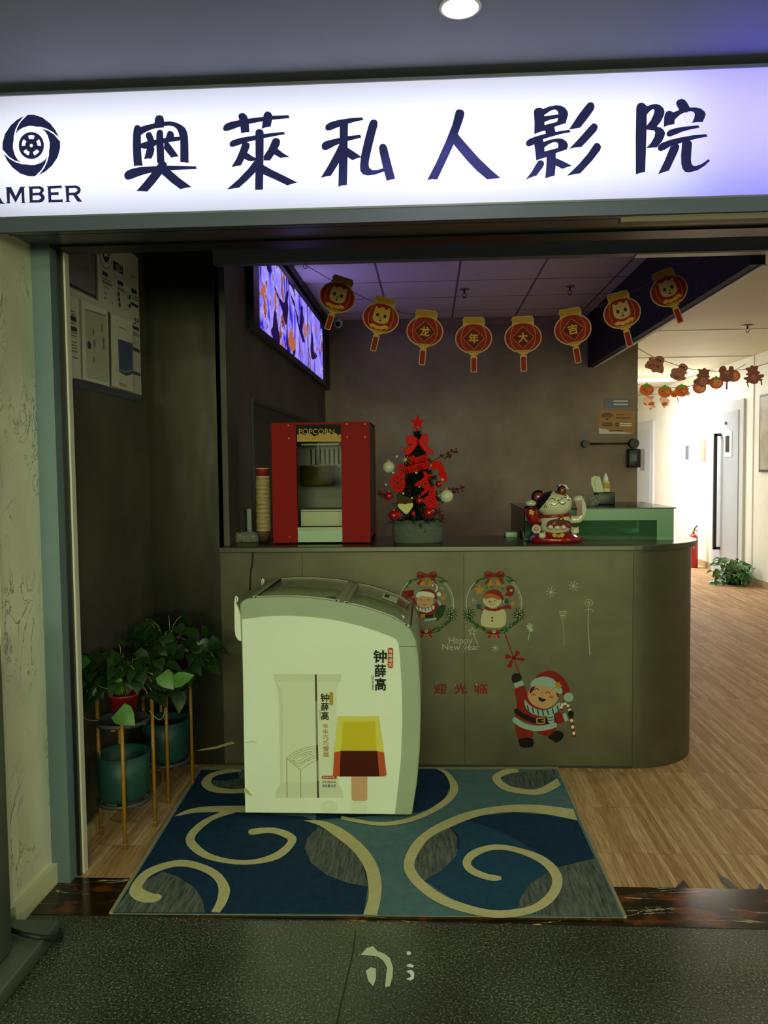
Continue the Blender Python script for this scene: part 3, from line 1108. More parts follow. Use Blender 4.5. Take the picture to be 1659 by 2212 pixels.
d.p('st_black', Z([(600, 1400), (900, 1400), (900, 1470), (600, 1480)]))
d.p('st_gold', Z([(570, 1370), (690, 1370), (690, 1470), (570, 1470)]))
d.p('st_pale', Z(stroke2([(700, 1530), (820, 1520), (960, 1490)], 60)))
d.p('st_gold', Z(star2(1145, 955, 95)))
flake(d, 954.5, 1270, 6, n=6, w=.7)
for x, y in ((935, 1256), (963, 1285)):
    d.p('st_chalk', ell(x, y, 1.8, 1.8, 8))
d.st('st_white', Z([(880, 650), (930, 600), (990, 640), (1000, 720), (960, 790)]), 3.2)
d.st('st_red', Z([(900, 625), (950, 600), (990, 650)]), 1.4)
fin()
# right wreath with a snowman
mb, d, fin = sticker('wreath_sticker', 'round wreath sticker with a snowman wearing red hat and scarf')
wreath(d, 1067, 1304, 60, None)
d.p('st_cream', smooth2([(1040, 1350), (1041, 1325), (1048, 1314), (1066, 1312), (1086, 1315), (1093, 1328), (1090, 1350), (1070, 1356)], 3, True))
d.p('st_cream', ell(1063, 1297, 20, 15))
d.p('st_red', smooth2([(1048, 1284), (1056, 1276), (1070, 1273), (1082, 1280), (1090, 1297), (1084, 1296), (1074, 1286)], 3, True))
d.p('st_orange', smooth2([(1046, 1288), (1052, 1282), (1066, 1283), (1080, 1290), (1078, 1296), (1064, 1291), (1048, 1294)], 3, True))
d.p('st_cream', ell(1090, 1299, 4, 4, 10))
d.p('st_red', smooth2([(1048, 1311), (1066, 1314), (1084, 1310), (1100, 1306), (1104, 1316), (1090, 1314), (1070, 1320), (1050, 1317)], 3, True))
for x, y in ((1057, 1298), (1069, 1297)):
    d.p('st_black', ell(x, y, 1.3, 1.3, 8))
d.p('st_orange', [(1062, 1298), (1063, 1301), (1052, 1301)])
d.st('st_black', [(1059, 1304), (1064, 1306), (1069, 1303)], .9)
for y in (1334, 1340):
    d.p('st_dred', ell(1063, y, 2.2, 2.2, 8))
for x, y in ((1034, 1310), (1094, 1299)):
    d.p('st_blue', ell(x, y, 5.5, 5.5, 12))
d.st('st_dred', [(1038, 1314), (1044, 1318)], 1.5)
d.p('st_gold', star2(1035, 1274, 13, 7))
d.p('st_gold', ell(1107, 1303, 5, 5, 10))
d.p('st_red', smooth2([(1093, 1270), (1100, 1265), (1110, 1268), (1110, 1280), (1104, 1288), (1090, 1285), (1096, 1278)], 3, True))
d.p('st_pale', ell(1104, 1275, 3, 3, 8))
flake(d, 1022, 1296, 7, n=8, w=.8)
for x, y in ((1052, 1270), (1086, 1271), (1062, 1267)):
    d.p('st_lgreen', ell(x, y, 2, 2, 8))
fin()
# big figure sticker swinging on a ribbon
mb, d, fin = sticker('figure_sticker', 'large sticker of a smiling figure in red winter suit hanging from a ribbon')
Z = zz(1080, 1360, 8.194)
d.st('st_red', Z([(85, 60), (240, 500), (345, 780)]), 2.6)
for q in ([(240, 500), (150, 440), (95, 440), (95, 520)], [(250, 480), (290, 360), (360, 400), (320, 470)], [(250, 500), (440, 500), (430, 555), (300, 545)], [(240, 500), (210, 640), (190, 690), (125, 655), (170, 570)]):
    d.p('st_red', Z(q))
d.p('st_dred', Z(ell(245, 500, 40, 34)))
SM = lambda m, pts: d.p(m, Z(smooth2(pts, 3, True)))
SM('st_red', [(260, 1030), (430, 990), (470, 1120), (560, 1300), (900, 1450), (1040, 1450), (1140, 1560), (1130, 1640), (980, 1660), (960, 1560), (960, 1650), (700, 1690), (420, 1620), (270, 1530), (300, 1400), (290, 1250)])
SM('st_red', [(270, 1680), (420, 1760), (575, 1800), (560, 1930), (340, 1940), (300, 1850)])
SM('st_red', [(660, 1800), (960, 1730), (1000, 1800), (940, 1880), (850, 1900), (740, 1870)])
SM('st_black', [(340, 1930), (560, 1920), (600, 2010), (560, 2080), (400, 2085), (350, 2050)])
SM('st_black', [(850, 1905), (990, 1790), (1090, 1810), (1130, 1870), (1080, 1960), (990, 2000), (930, 1960)])
d.p('st_black', Z(stroke2(smooth2([(290, 1440), (420, 1530), (620, 1610), (800, 1620), (950, 1580)]), 90)))
d.p('st_pale', Z(stroke2(smooth2([(265, 1600), (400, 1690), (600, 1745), (800, 1735), (965, 1690)]), 95)))
d.p('st_gold', Z(rrect(640, 1555, 800, 1670, 30)))
d.p('st_black', Z(rrect(662, 1577, 778, 1648, 22)))
d.p('st_gold', Z([(730, 1603), (790, 1603), (790, 1620), (730, 1620)]))
SM('st_black', [(205, 850), (230, 790), (290, 770), (370, 800), (385, 870), (340, 910), (250, 945), (215, 910)])
d.p('st_pale', Z([(240, 955), (400, 900), (430, 980), (270, 1040)]))
SM('st_skin', [(500, 1120), (560, 1000), (700, 975), (880, 990), (1020, 1080), (1030, 1220), (940, 1340), (770, 1400), (600, 1340), (510, 1240)])
SM('st_pale', [(430, 1240), (520, 1330), (640, 1400), (790, 1425), (930, 1380), (1040, 1290), (1080, 1330), (1040, 1430), (920, 1510), (780, 1535), (600, 1500), (470, 1400)])
SM('st_pale', [(820, 1480), (930, 1450), (960, 1560), (950, 1640), (860, 1650), (840, 1560)])
for k in range(7):
    xx = 500 + k * 88
    yy = 1360 + 105 * math.sin(math.pi * (k + .6) / 7.4)
    d.p('st_blue', Z(stroke2([(xx - 14, yy - 40), (xx + 8, yy + 48)], 26)))
for yy in (1560, 1610):
    d.p('st_blue', Z(stroke2([(858, yy), (945, yy - 14)], 18)))
SM('st_dred', [(520, 1130), (545, 1030), (620, 1000), (600, 1060), (560, 1110)])
SM('st_dred', [(1000, 1080), (1040, 1120), (1030, 1200), (1005, 1160)])
SM('st_red', [(630, 850), (720, 770), (860, 730), (1010, 760), (1140, 870), (1220, 1020), (1235, 1150), (1170, 1180), (1100, 1140), (1090, 1000), (960, 900), (800, 850)])
SM('st_pale', [(540, 960), (590, 890), (700, 840), (830, 835), (960, 890), (1090, 1050), (1100, 1120), (1040, 1140), (960, 1060), (820, 1000), (680, 985), (560, 1010)])
d.p('st_pale', Z(ell(1215, 1195, 85, 80)))
d.p('st_gold', Z(star2(1030, 990, 80, 40, rot=.3)))
for ex, ey in ((645, 1055), (845, 1115)):
    d.p('st_black', Z(stroke2([(ex - 35, ey + 8), (ex, ey - 20), (ex + 38, ey + 8)], 14)))
d.p('st_orange', Z(ell(745, 1110, 18, 14)))
SM('st_black', [(680, 1190), (745, 1215), (820, 1235), (760, 1275), (700, 1255)])
d.p('st_orange', Z(ell(590, 1150, 40, 24)))
d.p('st_orange', Z(ell(910, 1190, 40, 24)))
cane = smooth2([(1085, 1410), (1090, 1340), (1150, 1310), (1215, 1360), (1245, 1480), (1265, 1600), (1290, 1750), (1315, 1880)])
d.p('st_red', Z(stroke2(cane, 56)))
for i in range(2, len(cane) - 2, 3):
    (x0, y0), (x1, y1) = cane[i], cane[i + 1]
    d.p('st_white', Z(stroke2([cane[i], (x0 + (x1 - x0) * .5, y0 + (y1 - y0) * .5)], 56, cap=2)))
d.p('st_black', Z(ell(1255, 1500, 52, 75)))
d.p('st_pale', Z([(1100, 1500), (1160, 1470), (1210, 1600), (1150, 1630)]))
fin()
# chalk-white writing and little drawings
mb, d, fin = sticker('greeting_sticker', 'white handwritten Happy New year lettering under the wreaths')
d.wr('st_chalk', 'Happy', 970, 1376, 1021, 1395, .0)
d.wr('st_chalk', 'New year', 955, 1391, 1036, 1408, .0)
d.st('st_chalk', [(1022, 1371), (1033, 1392)], 1.5)
s = star2(1020, 1364, 8.5)
for i in range(10):
    d.st('st_chalk', [s[i], s[(i + 1) % 10]], 1.2)
fin()
for x, y, r, lb in ((1070, 1399.5, 8, 'white snowflake sticker beside the New year lettering'), (1190, 1279, 11, 'left of two white snowflake stickers high on the counter'), (1239, 1266, 11, 'right and higher of two white snowflake stickers high on the counter')):
    mb, d, fin = sticker('snowflake_sticker', lb, group='snowflake stickers')
    flake(d, x, y, r)
    fin()
mb, d, fin = sticker('star_wand_sticker', 'small white sticker of a flower wand, shortest of the three', group='white wand stickers')
d.p('st_chalk', star2(1144, 1353, 8, 5, 5))
d.p('st_clear', ell(1143, 1351, 2.5, 2.5, 8))
d.p('st_chalk', ell(1147, 1361, 5, 4, 8))
d.st('st_chalk', [(1145, 1362), (1141, 1383)], 1.6)
fin()
mb, d, fin = sticker('star_wand_sticker', 'faint white sticker of a cup shaped wand on a thin stick', group='white wand stickers')
for i in range(4):
    d.st('st_clear' if i % 2 else 'st_chalk', [(1208 + i, 1322 + 4 * i), (1224 - i, 1321 + 4 * i)], 1.6)
d.st('st_clear', [(1208, 1322), (1214, 1338), (1219, 1338), (1224, 1322)], 1.2)
d.st('st_clear', [(1215, 1338), (1220, 1394)], 1.6)
fin()
mb, d, fin = sticker('star_wand_sticker', 'tallest white wand sticker with a round head and bow', group='white wand stickers')
r = ell(1272, 1302, 8.5, 7.5, 16)
for i in range(16):
    d.st('st_chalk', [r[i], r[(i + 1) % 16]], 1.1)
flake(d, 1272, 1302, 4.5, n=6, w=.9)
d.st('st_chalk', [(1263, 1320), (1266, 1316), (1271, 1317), (1278, 1316), (1281, 1321)], 1.3)
d.st('st_chalk', [(1271, 1312), (1270, 1350), (1274, 1414)], 1.6)
fin()
for ch, x0, lb in (('迎', 937, 'red welcome character sticker nearest the freezer'), ('光', 982, 'middle red welcome character sticker on the counter front'), ('临', 1026, 'red welcome character sticker nearest the swinging figure')):
    mb, d, fin = sticker('character_sticker', lb, group='red welcome characters')
    d.wr('st_red', ch, x0, 1477, x0 + 27, 1498, .025)
    d.p('st_chalk', ell(x0 + 4, 1479, 2, 2, 8))
    fin()
# pale torn strip on the dark panel beside the counter
mb = MB().use(mat('paper_strip', '9a8d6c', 0.6))
mb.poly([at(x, y, Y=3.98) for x, y in ((422, 1622), (440, 1617), (468, 1612), (486, 1606), (503, 1602), (507, 1606), (490, 1610), (466, 1617), (440, 1621))], NF, 0.0004, 0.001)
tag(mb.build('paper_strip', None, fix=False), 'thin pale torn strip low on the dark panel left of the freezer', 'paper')
# ------------------------------------------------------------------ ice cream freezer
mat('freezer_white', 'dfe6d2', 0.32, var=0.03, scale=5)
mat('freezer_shell', '9aa58c', 0.38, var=0.03, scale=6)
mat('freezer_frame', 'a9a98e', 0.4)
mat('freezer_glass', '6a7556', 0.15, spec=0.5)
mat('black_rubber', '101010', 0.6)
FY, FB = 3.345, 3.93
fz = thing('ice_cream_freezer', 'white ice cream chest freezer with grey green curved lid standing on the rug', 'freezer', (-0.45, 3.62, 0.012))
FP = lambda x, y: at(x, y, Y=FY)
xz = lambda pts: [(p.x, p.z) for p in (FP(*q) for q in pts)]
top = [(518, 1337), (517, 1305), (522, 1298), (535, 1293), (570, 1290), (615, 1289), (660, 1291), (700, 1295), (740, 1302), (775, 1310), (810, 1320), (845, 1333), (870, 1346), (888, 1362), (899, 1385), (904, 1420), (908, 1480), (909, 1540), (907, 1620), (901, 1690), (890, 1762)]
prof = xz(top + [(853, 1762), (530, 1757), (528, 1600)])
mb = MB().use('freezer_shell')
mb.slab([(x, FY + .004, z) for x, z in prof], (0, 1, 0), FB - FY - .004)
sh = mb.build('shell', None, fz, world=True, bevel=.010)
face = xz([(530, 1755), (527, 1600), (525, 1450), (523, 1338), (545, 1335), (580, 1331), (620, 1330), (660, 1332), (700, 1336), (740, 1343), (780, 1353), (820, 1366), (848, 1377), (857, 1383), (861, 1392), (864, 1420), (868, 1490), (869, 1560), (866, 1640), (860, 1700), (853, 1758)])
mb = MB().use('freezer_white')
mb.slab([(x, FY, z) for x, z in face], (0, 1, 0), .006)
mb.build('side_panel', None, fz, world=True)
mb = MB().use(mat('freezer_seam', '5d6a4c', 0.6))
a, c = FP(862, 1397), FP(903, 1397)
mb.box((a.x, FY + .0015, a.z - .0012), (c.x, FY + .005, a.z + .0012))
mb.build('shell_seam', None, fz, world=True)
# sliding glass lids on the curved top
tp = xz([(548, 1292), (590, 1290), (640, 1290), (690, 1294), (728, 1300), (746, 1304), (780, 1311), (815, 1322), (850, 1335), (880, 1354)])


def lid(i0, i1, y0, y1, h0, h1, m, mbx):
    q = tp[i0:i1 + 1]
    mbx.use(m)
    lo = [(mbx.v((x, y0, z + h0)), mbx.v((x, y1, z + h0))) for x, z in q]
    hi = [(mbx.v((x, y0, z + h1)), mbx.v((x, y1, z + h1))) for x, z in q]
    n = len(q)
    for i in range(n - 1):
        mbx.face([hi[i][0], hi[i + 1][0], hi[i + 1][1], hi[i][1]], True)
        mbx.face([lo[i][0], lo[i + 1][0], hi[i + 1][0], hi[i][0]], False)
        mbx.face([lo[i][1], lo[i + 1][1], hi[i + 1][1], hi[i][1]], False)
    for k in (0, n - 1):
        mbx.face([lo[k][0], lo[k][1], hi[k][1], hi[k][0]], False)


y0, y1 = FY + .018, FB - .012
for nm, i0, i1 in (('glass_lid', 0, 4), ('glass_lid', 5, 9)):
    mb = MB()
    lid(i0, i1, y0 + .009, y1 - .011, .001, .004, 'freezer_glass', mb)
    g = mb.build(nm, None, fz, world=True)
    mb = MB()
    lid(i0, i1, y0, y0 + .010, 0, .0045, 'freezer_frame', mb)
    lid(i0, i1, y1 - .008, y1, 0, .006, 'freezer_frame', mb)
    for k in (i0, i1):
        x, z = tp[k]
        mb.box((x - .008, y0, z - .004), (x + .008, y1, z + .007))
    mb.build('lid_frame', None, g, world=True)
    if i0 == 0:
        mb = MB().use('black_rubber')
        x, z = tp[0]
        mb.box((x + .010, y0 + .02, z + .003), (x + .016, y1 - .02, z + .0065))
        mb.build('lid_seal', None, g, world=True)
        mb = MB().use('black_rubber')
        x, z = tp[4]
        mb.box((x - .05, y0 + .024, z + .004), (x - .012, y0 + .04, z + .012))
        mb.build('lid_grip', None, g, world=True)
# black slot near the right lid
mb = MB().use('black_rubber')
mb.box((tp[9][0] + .012, y0 + .01, tp[9][1] - .006), (tp[9][0] + .016, y1 - .02, tp[9][1] + .004))
mb.build('lid_slot', None, fz, world=True)
# price card under the right glass
mb = MB().use('freezer_white')
(xa, za), (xb, zb) = tp[7], tp[8]
mb.face([mb.v(p) for p in ((xa, FB - .25, za + .0046), (xb, FB - .25, zb + .0046), (xb, FB - .1, zb + .0046), (xa, FB - .1, za + .0046))])
mb.use('st_green')
mb.face([mb.v(p) for p in ((xa + .01, FB - .2, za + .0040), (xa + .03, FB - .2, za - .0006), (xa + .03, FB - .13, za - .0006), (xa + .01, FB - .13, za + .0040))])
mb.build('price_card', None, fz, world=True)
# push bar bracket at the left end
mb = MB().use('freezer_white')
br = [(506, 1298), (514, 1312), (519, 1330), (521, 1385), (515, 1383), (509, 1374), (507, 1360)]
q = [FP(*p) for p in br]
mb.slab(q, (0, 1, 0), .02)
mb.build('push_bracket', None, fz, world=True)
for yy in (FY + .01, FB - .03):
    p = FP(507, 1290)
    mb = MB().use('white_paint')
    mb.tube([(p.x + .002, yy, p.z - .03), (p.x, yy, p.z - .008), (p.x + .004, yy, p.z + .003), (p.x + .010, yy, p.z - .004), (p.x + .008, yy, p.z - .022)], .0035)
    mb.build('hook', None, fz, world=True)

# castors
for px, yy in ((548, FY + .06), (880, FY + .05), (560, FB - .07), (868, FB - .07)):
    x = FP(px, 1760).x
    mb = MB().use('sign_steel')
    mb.box((x - .012, yy - .012, .022), (x + .012, yy + .012, .040))
    mb.use('black_rubber').cyl((x - .009, yy, .026), (x + .009, yy, .026), .014, n=14)
    mb.build('castor', None, fz, world=True)
# print on the side panel
mat('pr_wrap', 'cbd0b6', 0.4)
mat('pr_wrap2', 'd4d9c1', 0.4)
mat('pr_line', '8d7a3a', 0.4)
mat('pr_dark', '54482f', 0.4)
mat('pr_ink', '191a16', 0.4)
mat('pr_yellow', 'c9b62a', 0.4)
mat('pr_yellow2', 'd3cb5c', 0.4)
mat('pr_choc', '4a1710', 0.4)
mat('pr_red', 'bb5030', 0.4)
mat('pr_pill', 'b3371c', 0.4)
mat('pr_gold', 'b08a3a', 0.4)
mat('pr_stick', 'c79a74', 0.5, var=.15, scale=260)
mat('pr_stain', 'a9b36e', 0.5)
mb = MB()
d = Decal(mb, FP, NF, 0.0001)
Z = zz(580, 1440, 5.925)
d.p('pr_wrap', Z([(60, 95), (930, 95), (925, 190), (870, 260), (880, 1380), (900, 1500), (960, 1620), (960, 1680), (90, 1680), (100, 1600), (150, 1500), (130, 400), (110, 260), (75, 190)]))
d.p('pr_wrap2', Z([(75, 190), (925, 190), (870, 260), (870, 1400), (880, 1480), (180, 1480), (190, 300)]))
for y in (110, 135, 160, 1640):
    d.p('pr_wrap2', Z([(70, y), (930, y), (930, y + 5), (70, y + 5)]))
d.p('pr_dark', Z([(592, 100), (618, 100), (648, 1680), (622, 1680)]))
mat('pr_mid', '8a846c', 0.4)
d.p('pr_mid', Z([(601, 440), (624, 440), (634, 1000), (611, 1000)]))
d.p('pr_mid', Z([(614, 1200), (638, 1200), (644, 1460), (621, 1460)]))
roof = [[(232, 1170), (300, 1110), (450, 1045), (585, 1015), (612, 1060)], [(265, 1175), (330, 1125), (470, 1065), (570, 1045), (612, 1110)], [(310, 1175), (380, 1130), (480, 1098), (555, 1080), (572, 1110), (480, 1150), (392, 1210), (352, 1175), (440, 1135), (545, 1100)], [(232, 1170), (412, 1322), (490, 1260), (612, 1200)], [(265, 1175), (390, 1280), (470, 1215), (612, 1160)], [(310, 1190), (390, 1245), (480, 1190), (600, 1130)]]
for q in roof:
    d.p('pr_line', Z(stroke2(q, 5)))
d.p('pr_line', Z([(229, 1170), (236, 1170), (243, 1670), (236, 1670)]))
d.p('pr_line', Z([(409, 1322), (415, 1322), (417, 1680), (412, 1680)]))
d.wr('pr_ink', '钟', 692.5, 1498, 711, 1516, .02)
d.wr('pr_ink', '薛', 694, 1518, 710, 1535, .02)
d.wr('pr_ink', '高', 694, 1537, 710, 1555, .02)
d.wr('pr_line', 'Chicecream', 693, 1533, 689, 1554, rot=1)
d.p('pr_gold', Z(rrect(780, 325, 828, 492, 14)))
for i, ch in enumerate('半半巧巧雪糕'):
    y = 1563 + i * 12.25
    d.wr('pr_gold', ch, 697 + i * .3, y, 709 + i * .3, y + 10.5, .012)
d.p('pr_pill', rrect(695, 1675, 727.5, 1682.5, 3.6))
d.p('pr_stick', [(759, 1676), (793.5, 1676), (793.5, 1726), (790, 1729.5), (763, 1729.5), (760, 1726)])
d.p('pr_yellow2', Z([(890, 632), (1415, 632), (1480, 1095), (1390, 1080), (925, 1080), (842, 1098)]))
d.p('pr_yellow', Z([(955, 700), (1365, 700), (1385, 1076), (930, 1076)]))
d.p('pr_red', Z([(842, 1095), (925, 1076), (915, 1402), (825, 1395)]))
d.p('pr_red', Z([(1390, 1076), (1478, 1095), (1512, 1385), (1480, 1400), (1418, 1402)]))
d.p('pr_choc', Z([(925, 1074), (1392, 1074), (1420, 1402), (912, 1402)]))
d.p('pr_wrap2', [(762, 1732), (793, 1732), (793, 1752), (762, 1752)])
d.wr('freezer_white', '醇香牛乳', 698, 1676.5, 724, 1681, 0)
d.wr('pr_dark', '牛乳巧克力口味', 696.5, 1686, 726, 1691, 0)
d.wr('pr_dark', '净含量:78克', 696.5, 1693.5, 726.5, 1700, 0)
Z = zz(780, 1380, 16.59)
d.wr('pr_ink', '钟', *Z([(450, 400)])[0], *Z([(915, 850)])[0], .025)
d.wr('pr_ink', '薛', *Z([(495, 915)])[0], *Z([(890, 1360)])[0], .025)
d.wr('pr_ink', '高', *Z([(505, 1400)])[0], *Z([(890, 1840)])[0], .025)
d.p('pr_pill', Z(rrect(962, 312, 1152, 1040, 60)))
d.p('pr_pill', Z([(970, 870), (918, 940), (985, 915)]))
for i, ch in enumerate('有味道的'):
    d.wr('freezer_white', ch, *Z([(990, 370 + i * 162)])[0], *Z([(1130, 500 + i * 162)])[0], .01)
d.wr('pr_ink', 'Chicecream', *Z([(450, 1290)])[0], *Z([(370, 1825)])[0], rot=1)
d.p('pr_stain', smooth2([(529, 1700), (536, 1706), (540, 1712), (546, 1718), (538, 1716), (533, 1711), (529, 1712)], 3, True))
d.p('pr_stain', stroke2([(530, 1604), (545, 1601), (556, 1603)], .8))
d.p('pr_wrap2', ell(712, 1742, 17, 13))
mb.build('printed_graphic', None, fz, world=True, fix=False)

# ------------------------------------------------------------------ rug
def rugmat(name, c1, c2, stretch):
    b = NB(name)
    p = b.pos(stretch)
    c = b.ramp(b.noise(p, 30, 4, 0.7), [(0.3, c1), (0.7, c2)])
    b.l(c, b.b.inputs['Base Color'])
    b.b.inputs['Roughness'].default_value = 0.95
    b.b.inputs['Specular IOR Level'].default_value = 0.15
    bp = b.n('Bump')
    bp.inputs['Strength'].default_value = 0.35
    bp.inputs['Distance'].default_value = 0.004
    b.l(b.noise(b.pos(), 420, 2), bp.inputs['Height'])
    b.l(bp.outputs[0], b.b.inputs['Normal'])


rugmat('rug_navy', '132b48', '1a3856', (1, 1, 1))
rugmat('rug_blue', '1c405a', '254c66', (1, 1, 1))
rugmat('rug_teal', '4c6a72', '5a7880', (1, 1, 1))
rugmat('rug_grey', '2e3638', '70776f', (3.5, .35, 1))
rugmat('rug_cream', 'bdb484', 'cbc294', (1, 1, 1))
rugmat('rug_hem', '8c8468', '9c9474', (1, 1, 1))
RG = lambda x, y: at(x, y, Z=0.010)
mb = MB().use('rug_hem')
quad = [at(x, y, Z=0.0) for x, y in ((236, 1976), (1354, 1985), (1205, 1659), (431, 1660))]
mb.slab([Vector((q.x, min(q.y, 3.972), 0.002)) for q in quad], (0, 0, 1), 0.0075)
d = Decal(mb, RG, (0, 0, 1), 0.00012)
ZL, ZR = zz(220, 1640, 2.592), zz(760, 1640, 2.592)
# grounds
d.p('rug_teal', [(242, 1973), (1348, 1982), (1203, 1662), (434, 1663)])
d.p('rug_navy', [(244, 1972.5)] + ZL([(1465, 868), (1490, 715), (1480, 620), (1440, 530), (1360, 440), (1240, 370), (1130, 320), (900, 305), (810, 270), (760, 60)]) + [(530, 1663), (436, 1663)])
d.p('rug_navy', ZR([(370, 300), (430, 280), (520, 225), (550, 150), (530, 90), (490, 55), (100, 55), (-200, 60), (-200, 340)]))
d.p('rug_navy', ZR([(550, 380), (700, 320), (900, 298), (1080, 310), (1265, 345), (1360, 555), (1160, 605), (1080, 570), (960, 510), (800, 490), (680, 520), (640, 590), (590, 500)]))
d.p('rug_blue', ZR(smooth2([(560, 380), (600, 340), (760, 380), (900, 440), (1060, 540), (1120, 640), (1000, 700), (940, 790), (930, 830), (820, 848), (700, 830), (560, 780), (440, 700), (405, 680), (520, 610), (600, 500), (600, 430)], 3, True)))
# grey leaf shapes
d.p('rug_grey', ZL([(1215, 380), (1300, 420), (1400, 500), (1460, 590), (1490, 715), (1380, 695), (1260, 650), (1170, 580), (1135, 500), (1150, 440)]))
d.p('rug_grey', ZL([(60, 860), (150, 745), (230, 690), (340, 630), (430, 660), (520, 720), (565, 790), (575, 860)]))
d.p('rug_grey', ZR([(550, 385), (590, 440), (585, 540), (530, 600), (410, 680), (365, 640), (352, 575), (370, 510), (430, 450)]))
d.p('rug_grey', ZR([(1365, 555), (1160, 605), (1110, 630), (1010, 690), (950, 770), (935, 830), (1000, 870), (1520, 888)]))
d.p('rug_grey', ZR([(905, 80), (1130, 57), (1150, 105), (1075, 150), (1000, 130)]))
d.p('rug_grey', ZR([(835, 105), (900, 80), (1000, 130), (1075, 150), (1000, 168), (900, 155)]))
d.p('rug_grey', ZL([(612, 120), (640, 155), (760, 165), (800, 165), (800, 100), (700, 120)]))
# cream scrolls


def scroll(Z, pts, w0, w1=None):
    d.p('rug_cream', Z(stroke2(smooth2(pts, 5), w0, w1, 6)))


def band(Z, outer, inner):
    d.p('rug_cream', Z(smooth2(outer, 4) + smooth2(inner, 4)[::-1]))


band(ZL, [(405, 322), (480, 285), (600, 265), (810, 262)], [(435, 318), (520, 302), (655, 298), (810, 300)])
band(ZL, [(700, 285), (560, 345), (475, 430), (490, 500), (600, 565), (800, 593), (990, 560), (1088, 465), (1060, 415), (960, 385), (840, 392), (820, 410)], [(750, 300), (620, 345), (525, 430), (540, 480), (630, 540), (800, 568), (950, 535), (1040, 465), (1010, 435), (940, 415), (845, 425), (822, 418)])
band(ZL, [(660, 862), (700, 800), (716, 720), (650, 630), (520, 575), (400, 570), (240, 625), (155, 730), (180, 785), (250, 806), (310, 798), (336, 775)], [(612, 858), (645, 790), (650, 710), (600, 650), (500, 610), (400, 606), (280, 650), (228, 710), (240, 735), (290, 755), (320, 758), (334, 768)])
band(ZL, [(1140, 345), (1250, 350), (1360, 400), (1470, 490), (1540, 590), (1566, 700), (1560, 790), (1540, 876)], [(1130, 345), (1220, 375), (1300, 430), (1400, 510), (1470, 610), (1492, 710), (1490, 790), (1463, 873)])
band(ZL, [(780, 60), (700, 58), (600, 85), (556, 135), (600, 180), (700, 194), (810, 190)], [(780, 72), (720, 78), (640, 95), (612, 125), (640, 155), (720, 168), (810, 165)])
band(ZR, [(480, 52), (540, 75), (590, 140), (590, 190), (540, 250), (430, 315), (300, 360), (150, 375), (-60, 340)], [(470, 54), (520, 85), (548, 140), (545, 185), (510, 230), (420, 290), (300, 335), (150, 355), (-60, 320)])
band(ZR, [(930, 60), (870, 55), (800, 85), (788, 120), (850, 175), (980, 200), (1080, 195), (1170, 148)], [(930, 75), (890, 82), (845, 98), (835, 115), (880, 150), (980, 170), (1050, 165), (1150, 110)])
band(ZR, [(1240, 282), (1060, 260), (900, 258), (700, 285), (520, 345), (370, 440), (295, 560), (310, 660), (420, 770), (560, 840), (760, 888), (900, 888), (1040, 855), (1140, 785), (1180, 690), (1150, 610), (1060, 540), (900, 490), (780, 482), (670, 515), (620, 575), (650, 635), (740, 675), (800, 685), (838, 678)], [(1262, 345), (1080, 310), (900, 298), (720, 320), (560, 380), (430, 450), (354, 570), (370, 645), (460, 730), (580, 795), (760, 845), (900, 845), (1010, 820), (1090, 760), (1122, 690), (1100, 630), (1030, 570), (900, 520), (790, 512), (710, 540), (668, 580), (690, 615), (760, 645), (800, 652), (836, 660)])
tag(mb.build('rug', None, fix=False), 'blue and teal rug with cream scroll pattern lying before the counter', 'rug')

# ------------------------------------------------------------------ bamboo plant stands with pots in the alcove
mat('bamboo', '94681f', 0.45, var=.1, scale=30)
mat('stand_ring', '3b3d44', 0.5)
mat('teal_pot', '133c38', 0.5)
mat('red_pot', '8e1c22', 0.4)
mat('soil', '17110b', 0.9)
mat('pothos', '15260e', 0.4, col2='223c16', scale=14)
mat('pothos_bright', '315c18', 0.4, col2='42721f', scale=20)
mat('pothos_stem', '7d7a44', 0.5)
SX, SYY = -1.262, 3.185


def stand(dx, dy, label):
    t = thing('plant_stand', label, 'plant stand', (SX + dx, SYY + dy, 0), group='bamboo plant stands')
    for (lx, ly) in ((-1.215, 3.06), (-1.165, 3.265), (-1.365, 3.185), (-1.32, 3.30)):
        mb = MB().use('bamboo')
        mb.cyl((lx - SX, ly - SYY, 0), (lx - SX, ly - SYY, .565), .0078, n=10)
        for z in (.02, .19, .36, .5):
            mb.cyl((lx - SX, ly - SYY, z), (lx - SX, ly - SYY, z + .004), .0086, n=10)
        mb.build('leg', None, t)
    for z in (.150, .475):
        mb = MB().use('stand_ring')
        mb.lathe([(.098, z), (.108, z), (.108, z + .014), (.098, z + .014), (.098, z)], n=32, cap=False)
        mb.build('ring', None, t)
        mb = MB().use('bamboo')
        mb.box((-.10, -.008, z - .008), (.10, .008, z))
        mb.box((-.008, -.10, z - .008), (.008, .10, z))
        mb.build('cross_bar', None, t)
    MB().use('stand_ring').lathe([(.0, .4765), (.104, .4765), (.108, .4905), (.102, .4905), (.1, .4805), (0, .4805)], n=32, cap=False).build('tray', None, t)
    return t


def teal(dx, dy, label):
    mb = MB().use('teal_pot')
    c = (SX + dx, SYY + dy, .1645)
    mb.lathe([(.0, 0), (.088, 0), (.100, .02), (.104, .1), (.106, .185), (.1, .185), (.097, .1), (.09, .03), (0, .02)], c, 36, cap=False)
    return tag(mb.build('teal_planter', None), label, 'planter', 'teal planters in the stands')


stand(0, 0, 'bamboo legged plant stand nearer the shop entrance, left of the rug')
stand(.03, .44, 'bamboo legged plant stand further back against the dark metal panel')
teal(0, 0, 'teal planter in the lower ring of the front bamboo stand')
teal(.03, .44, 'teal planter in the lower ring of the rear bamboo stand')


